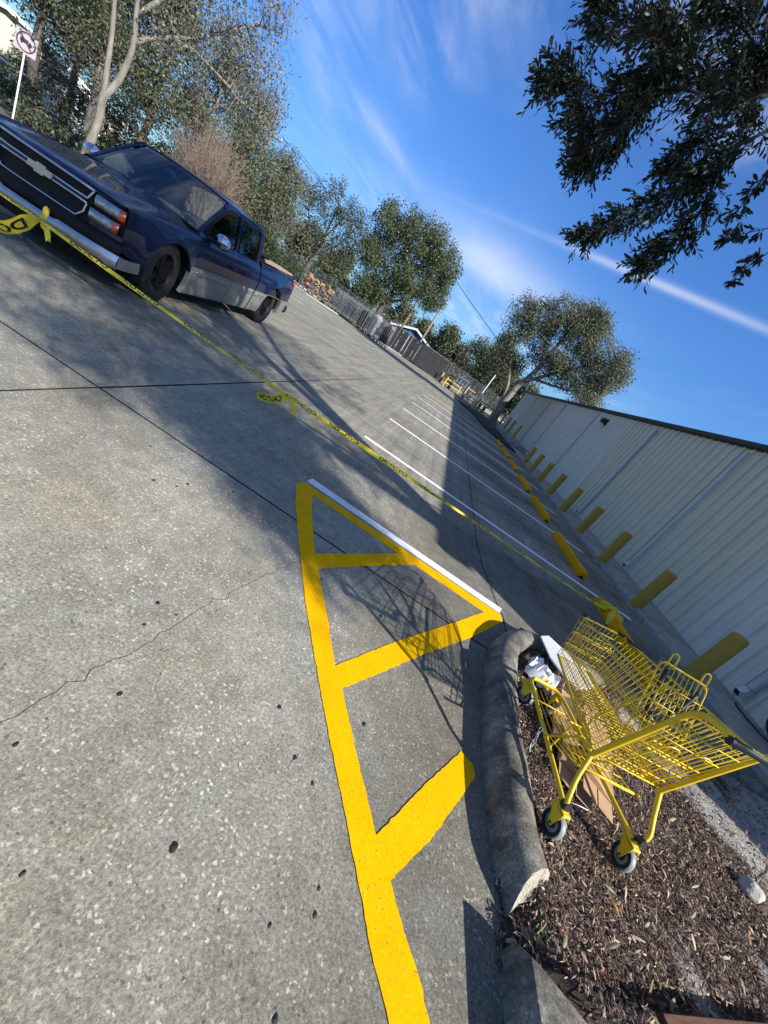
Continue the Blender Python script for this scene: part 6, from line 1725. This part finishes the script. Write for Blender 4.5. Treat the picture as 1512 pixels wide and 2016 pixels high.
mb = MB(); mb.tube(fillet([(0, 0, -.05), (0, 0, 4.4), (.3, 0, 4.9), (1.3, 0, 4.9)], .4), .035, 6); mb.bbox((1.2, -.15, 4.8), (1.8, .15, 4.92), .03)
o = mb.build('street_lamp', 'steel_grey'); o.location = (-1.6, 68, -.07); tag(o, 'thin curved street lamp far beyond the screened fence', 'street lamp')

# ---------------------------------------------------------------- yard at the end of the lot
mat('screen_black', (.008, .008, .009), .9, color2=(.020, .020, .021), noise_scale=3)
mat('pallet_wood', (.30, .20, .11), .9, noise_amt=.4, noise_scale=6); mat('rail_yellow', (.60, .46, .06), .6, noise_amt=.25, noise_scale=5); mat('pale_wood', (.45, .36, .24), .85, noise_amt=.3)
mat('rack_blue', (.22, .30, .40), .5, noise_amt=.3, noise_scale=6); mat('wrap_white', (.55, .54, .56), .4, noise_amt=.4, noise_scale=10); mat('red_plastic', (.45, .04, .03), .5)
yard = MB(); yard.bbox((-19.5, 31.5, -.05), (LOT_X0 - .3, 50, -.004), .01); tag(yard.build('yard_slab', 'walk_concrete'), kind='structure')
def run(root_name, label, cat, A, B, build):
    A, B = Vector((*A, 0)), Vector((*B, 0)); L = (B - A).length; a = math.atan2((B - A).y, (B - A).x)
    root = empty(root_name, (A.x, A.y, 0), a); build(root, L); return tag(root, label, cat)
def screen_gate(root, L):
    n = 9; w_ = L / n
    for k in range(n): MB().bbox((k * w_ + .02, -.015, .12), ((k + 1) * w_ - (.02 if k % 3 else .06), .015, 2.12), .005).build('screen_panel', 'screen_black', root)
    for k in range(4):
        mb = MB(); mb.tube([(k * L / 3, .05, 0), (k * L / 3, .05, 2.4)], .04, 8); mb.build('post', 'black_plastic', root)
    for z in (.2, 2.05): MB().bbox((0, .017, z), (L, .05, z + .05), .004).build('rail', 'black_plastic', root)
def screen_solid(root, L):
    n = 4; w_ = L / n
    for k in range(n): MB().bbox((k * w_ + .004, -.01, .06), ((k + 1) * w_ - .004, .01, 2.2), .003).build('screen_panel', 'screen_black', root)
    for k in range(n + 1):
        mb = MB(); mb.tube([(k * w_, .05, 0), (k * w_, .05, 2.45)], .045, 8); mb.build('post', 'black_plastic', root)
    mb = MB(); mb.tube([(0, .05, 2.22), (L, .05, 2.22)], .03, 6); mb.build('rail', 'steel_grey', root)
run('screened_gate', 'black slatted screen gate left of the plain dark screen', 'gate', (-7.4, 42.2), (-4.3, 43.1), screen_gate)
run('screened_fence', 'plain dark screened fence right of the slatted gate', 'fence', (-4.25, 43.15), (-1.5, 45.3), screen_solid)
def chain(root, L, H=2.2):
    n = int(L / 2.4) + 1
    for k in range(n + 1):
        mb = MB(); mb.tube([(k * L / n, 0, -.07), (k * L / n, 0, H + .15)], .035, 8); mb.build('post', 'steel_grey', root)
    mb = MB(); mb.tube([(0, 0, H), (L, 0, H)], .028, 6); mb.build('top_rail', 'steel_grey', root)
    mb = MB(); st = .16; k = -int(H / st)
    while k * st < L:
        for s in (1, -1):
            x0, z0, x1, z1 = k * st, (.02 if s > 0 else H), k * st + H, (H if s > 0 else .02)
            if x0 < 0: z0 += s * (-x0); x0 = 0
            if x1 > L: z1 -= s * (x1 - L); x1 = L
            if x1 - x0 > .05: mb.tube([(x0, .02 * s, z0), (x1, .02 * s, z1)], .006, 3, cap=False)
        k += 1
    tag(mb.build('chain_link_mesh', 'steel_grey', root, recalc=False), kind='stuff')
run('chain_link_fence', 'tall chain link fence behind the roll cages', 'fence', (-22, 45.5), (-7.6, 42.6), chain)
run('chain_link_fence', 'chain link fence behind the yellow guard frames', 'fence', (-1.4, 45.4), (5.2, 44.0), chain)
# roll cages
def cage_mesh(H=1.80, W=.80, D=.70):
    parts_ = {}
    f = MB(); f.bbox((-W / 2, -D / 2, .17), (W / 2, D / 2, .21), .004); parts_['deck'] = (f, 'steel_grey')
    for nm, y in (('side_frame', None), ('side_frame', None)): pass
    s1 = MB()
    for x in (-W / 2, W / 2):
        s1.tube(fillet([(x, -D / 2, .2), (x, -D / 2, H), (x, D / 2, H), (x, D / 2, .2)], .06), .014, 6)
        for k in range(1, 6): s1.tube([(x, -D / 2 + D * k / 6, .2), (x, -D / 2 + D * k / 6, H)], .011, 4)
        for z in (.55, .95, 1.35): s1.tube([(x, -D / 2, z), (x, D / 2, z)], .008, 4)
    parts_['side_frame'] = (s1, 'steel_grey')
    b = MB()
    for k in range(8): b.tube([(-W / 2 + W * k / 7, D / 2, .2), (-W / 2 + W * k / 7, D / 2, H - .04)], .011, 4)
    for z in (.55, .95, 1.35, H - .05): b.tube([(-W / 2, D / 2, z), (W / 2, D / 2, z)], .009, 4)
    for k in range(5): b.tube([(-W / 2 + W * k / 4, -D / 2, .2), (-W / 2 + W * k / 4, -D / 2, H * .97)], .012, 4)
    b.tube([(-W / 2, -D / 2, .9), (W / 2, -D / 2, .9)], .009, 4)
    parts_['back_frame'] = (b, 'steel_grey')
    w_ = MB()
    for x in (-W / 2 + .08, W / 2 - .08):
        for y in (-D / 2 + .08, D / 2 - .08):
            w_.lathe([(.001, -.02), (.06, -.02), (.06, .02), (.001, .02)], 12, Matrix.Translation((x, y, .06)) @ Matrix.Rotation(math.pi / 2, 4, 'Y')); w_.box((x - .03, y - .03, .10), (x + .03, y + .03, .17))
    parts_['casters'] = (w_, 'rubber_black')
    return {k: v[0].mesh(k, v[1], recalc=False) for k, v in parts_.items()}
tall, low = cage_mesh(), cage_mesh(1.15, 1.25, .80)
CA = math.atan2(-3.0, 9.6)
cage_lab = ['nearest the screen gate'] + [w_ + ' from the screen gate' for w_ in ('second', 'third', 'fourth', 'fifth', 'sixth', 'seventh', 'eighth', 'ninth', 'tenth', 'eleventh', 'twelfth', 'thirteenth')]
for k in range(13):
    f = 0 if k < 1 else .045 + k * .044
    p = Vector((-6.7, 35.3, -.0)).lerp(Vector((-16.2, 38.6, 0)), f)
    r = empty('roll_cage', p, CA + rnd.uniform(-.12, .12)); tag(r, 'tall metal roll cage in the nested row, ' + cage_lab[k], 'roll cage', 'tall roll cages')
    for nm, me in tall.items(): link(nm, me, r)
    if k in (0, 2, 5):
        rs = np.random.RandomState(k); mb = MB(); rr_ = []
        for j in range(9):
            hh = .23 + (1.35 + .25 * (k == 2)) * j / 8
            rr_.append([(.30 * np.sign(math.cos(a)) * abs(math.cos(a)) ** .5 * (1 + .16 * rs.rand()) * (1 if j < 8 else .5), .26 * np.sign(math.sin(a)) * abs(math.sin(a)) ** .5 * (1 + .2 * rs.rand()) * (1 if j < 8 else .5), hh + .05 * rs.rand()) for a in [2 * math.pi * i / 14 for i in range(14)]])
        for row in rr_: row.append(row[0])
        mb.grid(rr_); o = mb.build('wrapped_load', 'wrap_white' if k == 2 else 'screen_black', smooth=True, angle=25); o.location = p; o.rotation_euler = (0, 0, CA)
        tag(o, {0: 'dark bundled load inside the roll cage nearest the screen gate', 2: 'pale plastic wrapped load inside the third roll cage', 5: 'dark bundled load inside the sixth roll cage'}[k], 'load')
mat('carton', (.40, .26, .14), .9, island=.35)
for k, f in enumerate((.68, .80, .93)):
    p = Vector((-6.7, 35.3, 0)).lerp(Vector((-16.2, 38.6, 0)), f)
    r = empty('stock_cart', p, CA); tag(r, 'low metal stock cart heaped with cardboard, ' + ['nearest the tall roll cages', 'middle of the three', 'farthest, next to the truck'][k], 'cart', 'low stock carts')
    for nm, me in low.items(): link(nm, me, r)
    for q in range(17):
        a = Matrix.Rotation(rnd.uniform(-.9, .9), 3, 'X') @ Matrix.Rotation(rnd.uniform(-.6, .6), 3, 'Y') @ Matrix.Rotation(rnd.random() * 3, 3, 'Z')
        mb = MB(); w_, l_ = rnd.uniform(.32, .62), rnd.uniform(.30, .52); c_ = Vector((rnd.uniform(-.40, .40), rnd.uniform(-.20, .20), .40 + .055 * q))
        mb.box((-w_ / 2, -l_ / 2, -.03), (w_ / 2, l_ / 2, .03), rot=a, c=(0, 0, 0)); mb.v = [tuple(Vector(v) + c_) for v in mb.v]
        m_ = 'red_plastic' if (k == 2 and q in (8, 11)) else 'carton'
        o = mb.build('carton', m_); o.location = p; o.rotation_euler = (0, 0, CA)
        if m_ == 'red_plastic':
            o.name = 'plastic_crate'; tag(o, 'red plastic crate piece %s on the stock cart next to the truck' % ('higher up' if q == 11 else 'lower down'), 'crate'); continue
        tag(o, 'flattened carton heaped on the ' + ['stock cart nearest the tall roll cages', 'middle stock cart', 'stock cart next to the truck'][k], 'carton', 'cartons heaped on stock cart %d' % (k + 1))
# pallets
pm_ = MB()
for k in range(7): pm_.box((-.6, -.5 + k * .158, .10), (.6, -.5 + k * .158 + .09, .122))
pdeck = pm_.mesh('deck_boards', 'pallet_wood'); pm_ = MB()
for x in (-.58, -.04, .50): pm_.box((x, -.5, .0), (x + .08, .54, .099))
pstr = pm_.mesh('stringers', 'pallet_wood')
def pallets(x, y, n, rz, where, lean=0, z0=0.0):
    for k in range(n):
        r = empty('pallet', (x + rnd.uniform(-.03, .03), y + rnd.uniform(-.03, .03), z0 + .123 * k), rz + rnd.uniform(-.05, .05))
        tag(r, 'wooden pallet in the stack %s, %s' % (where, ['lowest', 'second up', 'third up', 'fourth up', 'fifth up', 'topmost'][k if k < n - 1 else 5]), 'pallet', 'pallets stacked ' + where)
        link('deck_boards', pdeck, r); link('stringers', pstr, r)
pallets(-.55, 43.9, 5, .2, 'beside the screened fence'); pallets(3.5, 41.5, 6, .1, 'behind the yellow guard frame'); pallets(2.3, 42.6, 6, -.1, 'left of the white marker pole')
rk = empty('wire_rack', (.75, 43.2, 0), .2); tag(rk, 'pale blue wire rack cart between the pallet stacks', 'rack')
mb = MB()
for x in (-.6, -.2, .2, .6):
    for y in (-.3, .3): mb.tube([(x, y, 0), (x, y, 1.75)], .022, 6)
mb.build('uprights', 'rack_blue', rk)
for z in (.2, .65, 1.1, 1.6): MB().bbox((-.62, -.32, z), (.62, .32, z + .035), .004).build('shelf', 'rack_blue', rk)
def guard(label, x, y, rz, W, H, m_='rail_yellow'):
    r = empty('barrier', (x, y, 0), rz)
    for s in (-1, 1):
        MB().bbox((s * W / 2 - .07, -.07, -.03), (s * W / 2 + .07, .07, H), .01).build('post', m_, r)
    for z in (.35, H - .2): MB().bbox((-W / 2 + .07, -.03, z), (W / 2 - .07, .03, z + .1), .006).build('rail', m_, r)
    return tag(r, label, 'barrier')
def single_post(label, x, y, h, r_=.09):
    o = empty('guard_post', (x, y, 0)); mb = MB(); mb.lathe([(r_, -.02), (r_, h - .02), (r_ * .8, h), (.001, h + .01)], 16); mb.build('post', 'rail_yellow', o, smooth=True, angle=40); return tag(o, label, 'bollard')
single_post('yellow guard post at the right end of the screened fence', -1.28, 44.6, 1.05); single_post('yellow guard post left of the white marker pole', 1.45, 40.4, 1.15)
guard('pale yellow wooden guard frame at the foot of the marker pole', 2.2, 40.2, .05, 1.3, 1.35, 'pale_wood'); guard('yellow guard frame beside the spreading oak trunk', 3.35, 34.0, .15, 1.5, 1.15); guard('long low yellow guard rail left of the pale guard frame', .2, 42.0, .1, 1.6, .95)
mb = MB(); mb.tube([(0, 0, 0), (.04, 0, 3.45)], .05, 8); o = mb.build('marker_pole', 'fence_white'); o.location = (2.85, 39.9, 0); tag(o, 'slim white marker pole rising above the guard frame', 'pole')
single_post('orange topped short post under the spreading oak', 4.05, 33.2, 1.0, .07)
# bed round the spreading oak
pts = [(1.3, 33.5), (3.5, 36.5), (4.9, 36.5), (4.9, 21.9), (4.4, 23.2), (4.05, 27.2), (3.2, 30.5)]
mb = MB(); pts = [(1.2, 33.5), (2.6, 29.4), (3.0, 25.2), (4.2, 22.8), (4.9, 22.2), (4.69, 36.5), (2.4, 36.5)]
mb.prism(pts, -.03, .09); tag(mb.build('oak_bed', 'mulch_soil'), kind='structure')
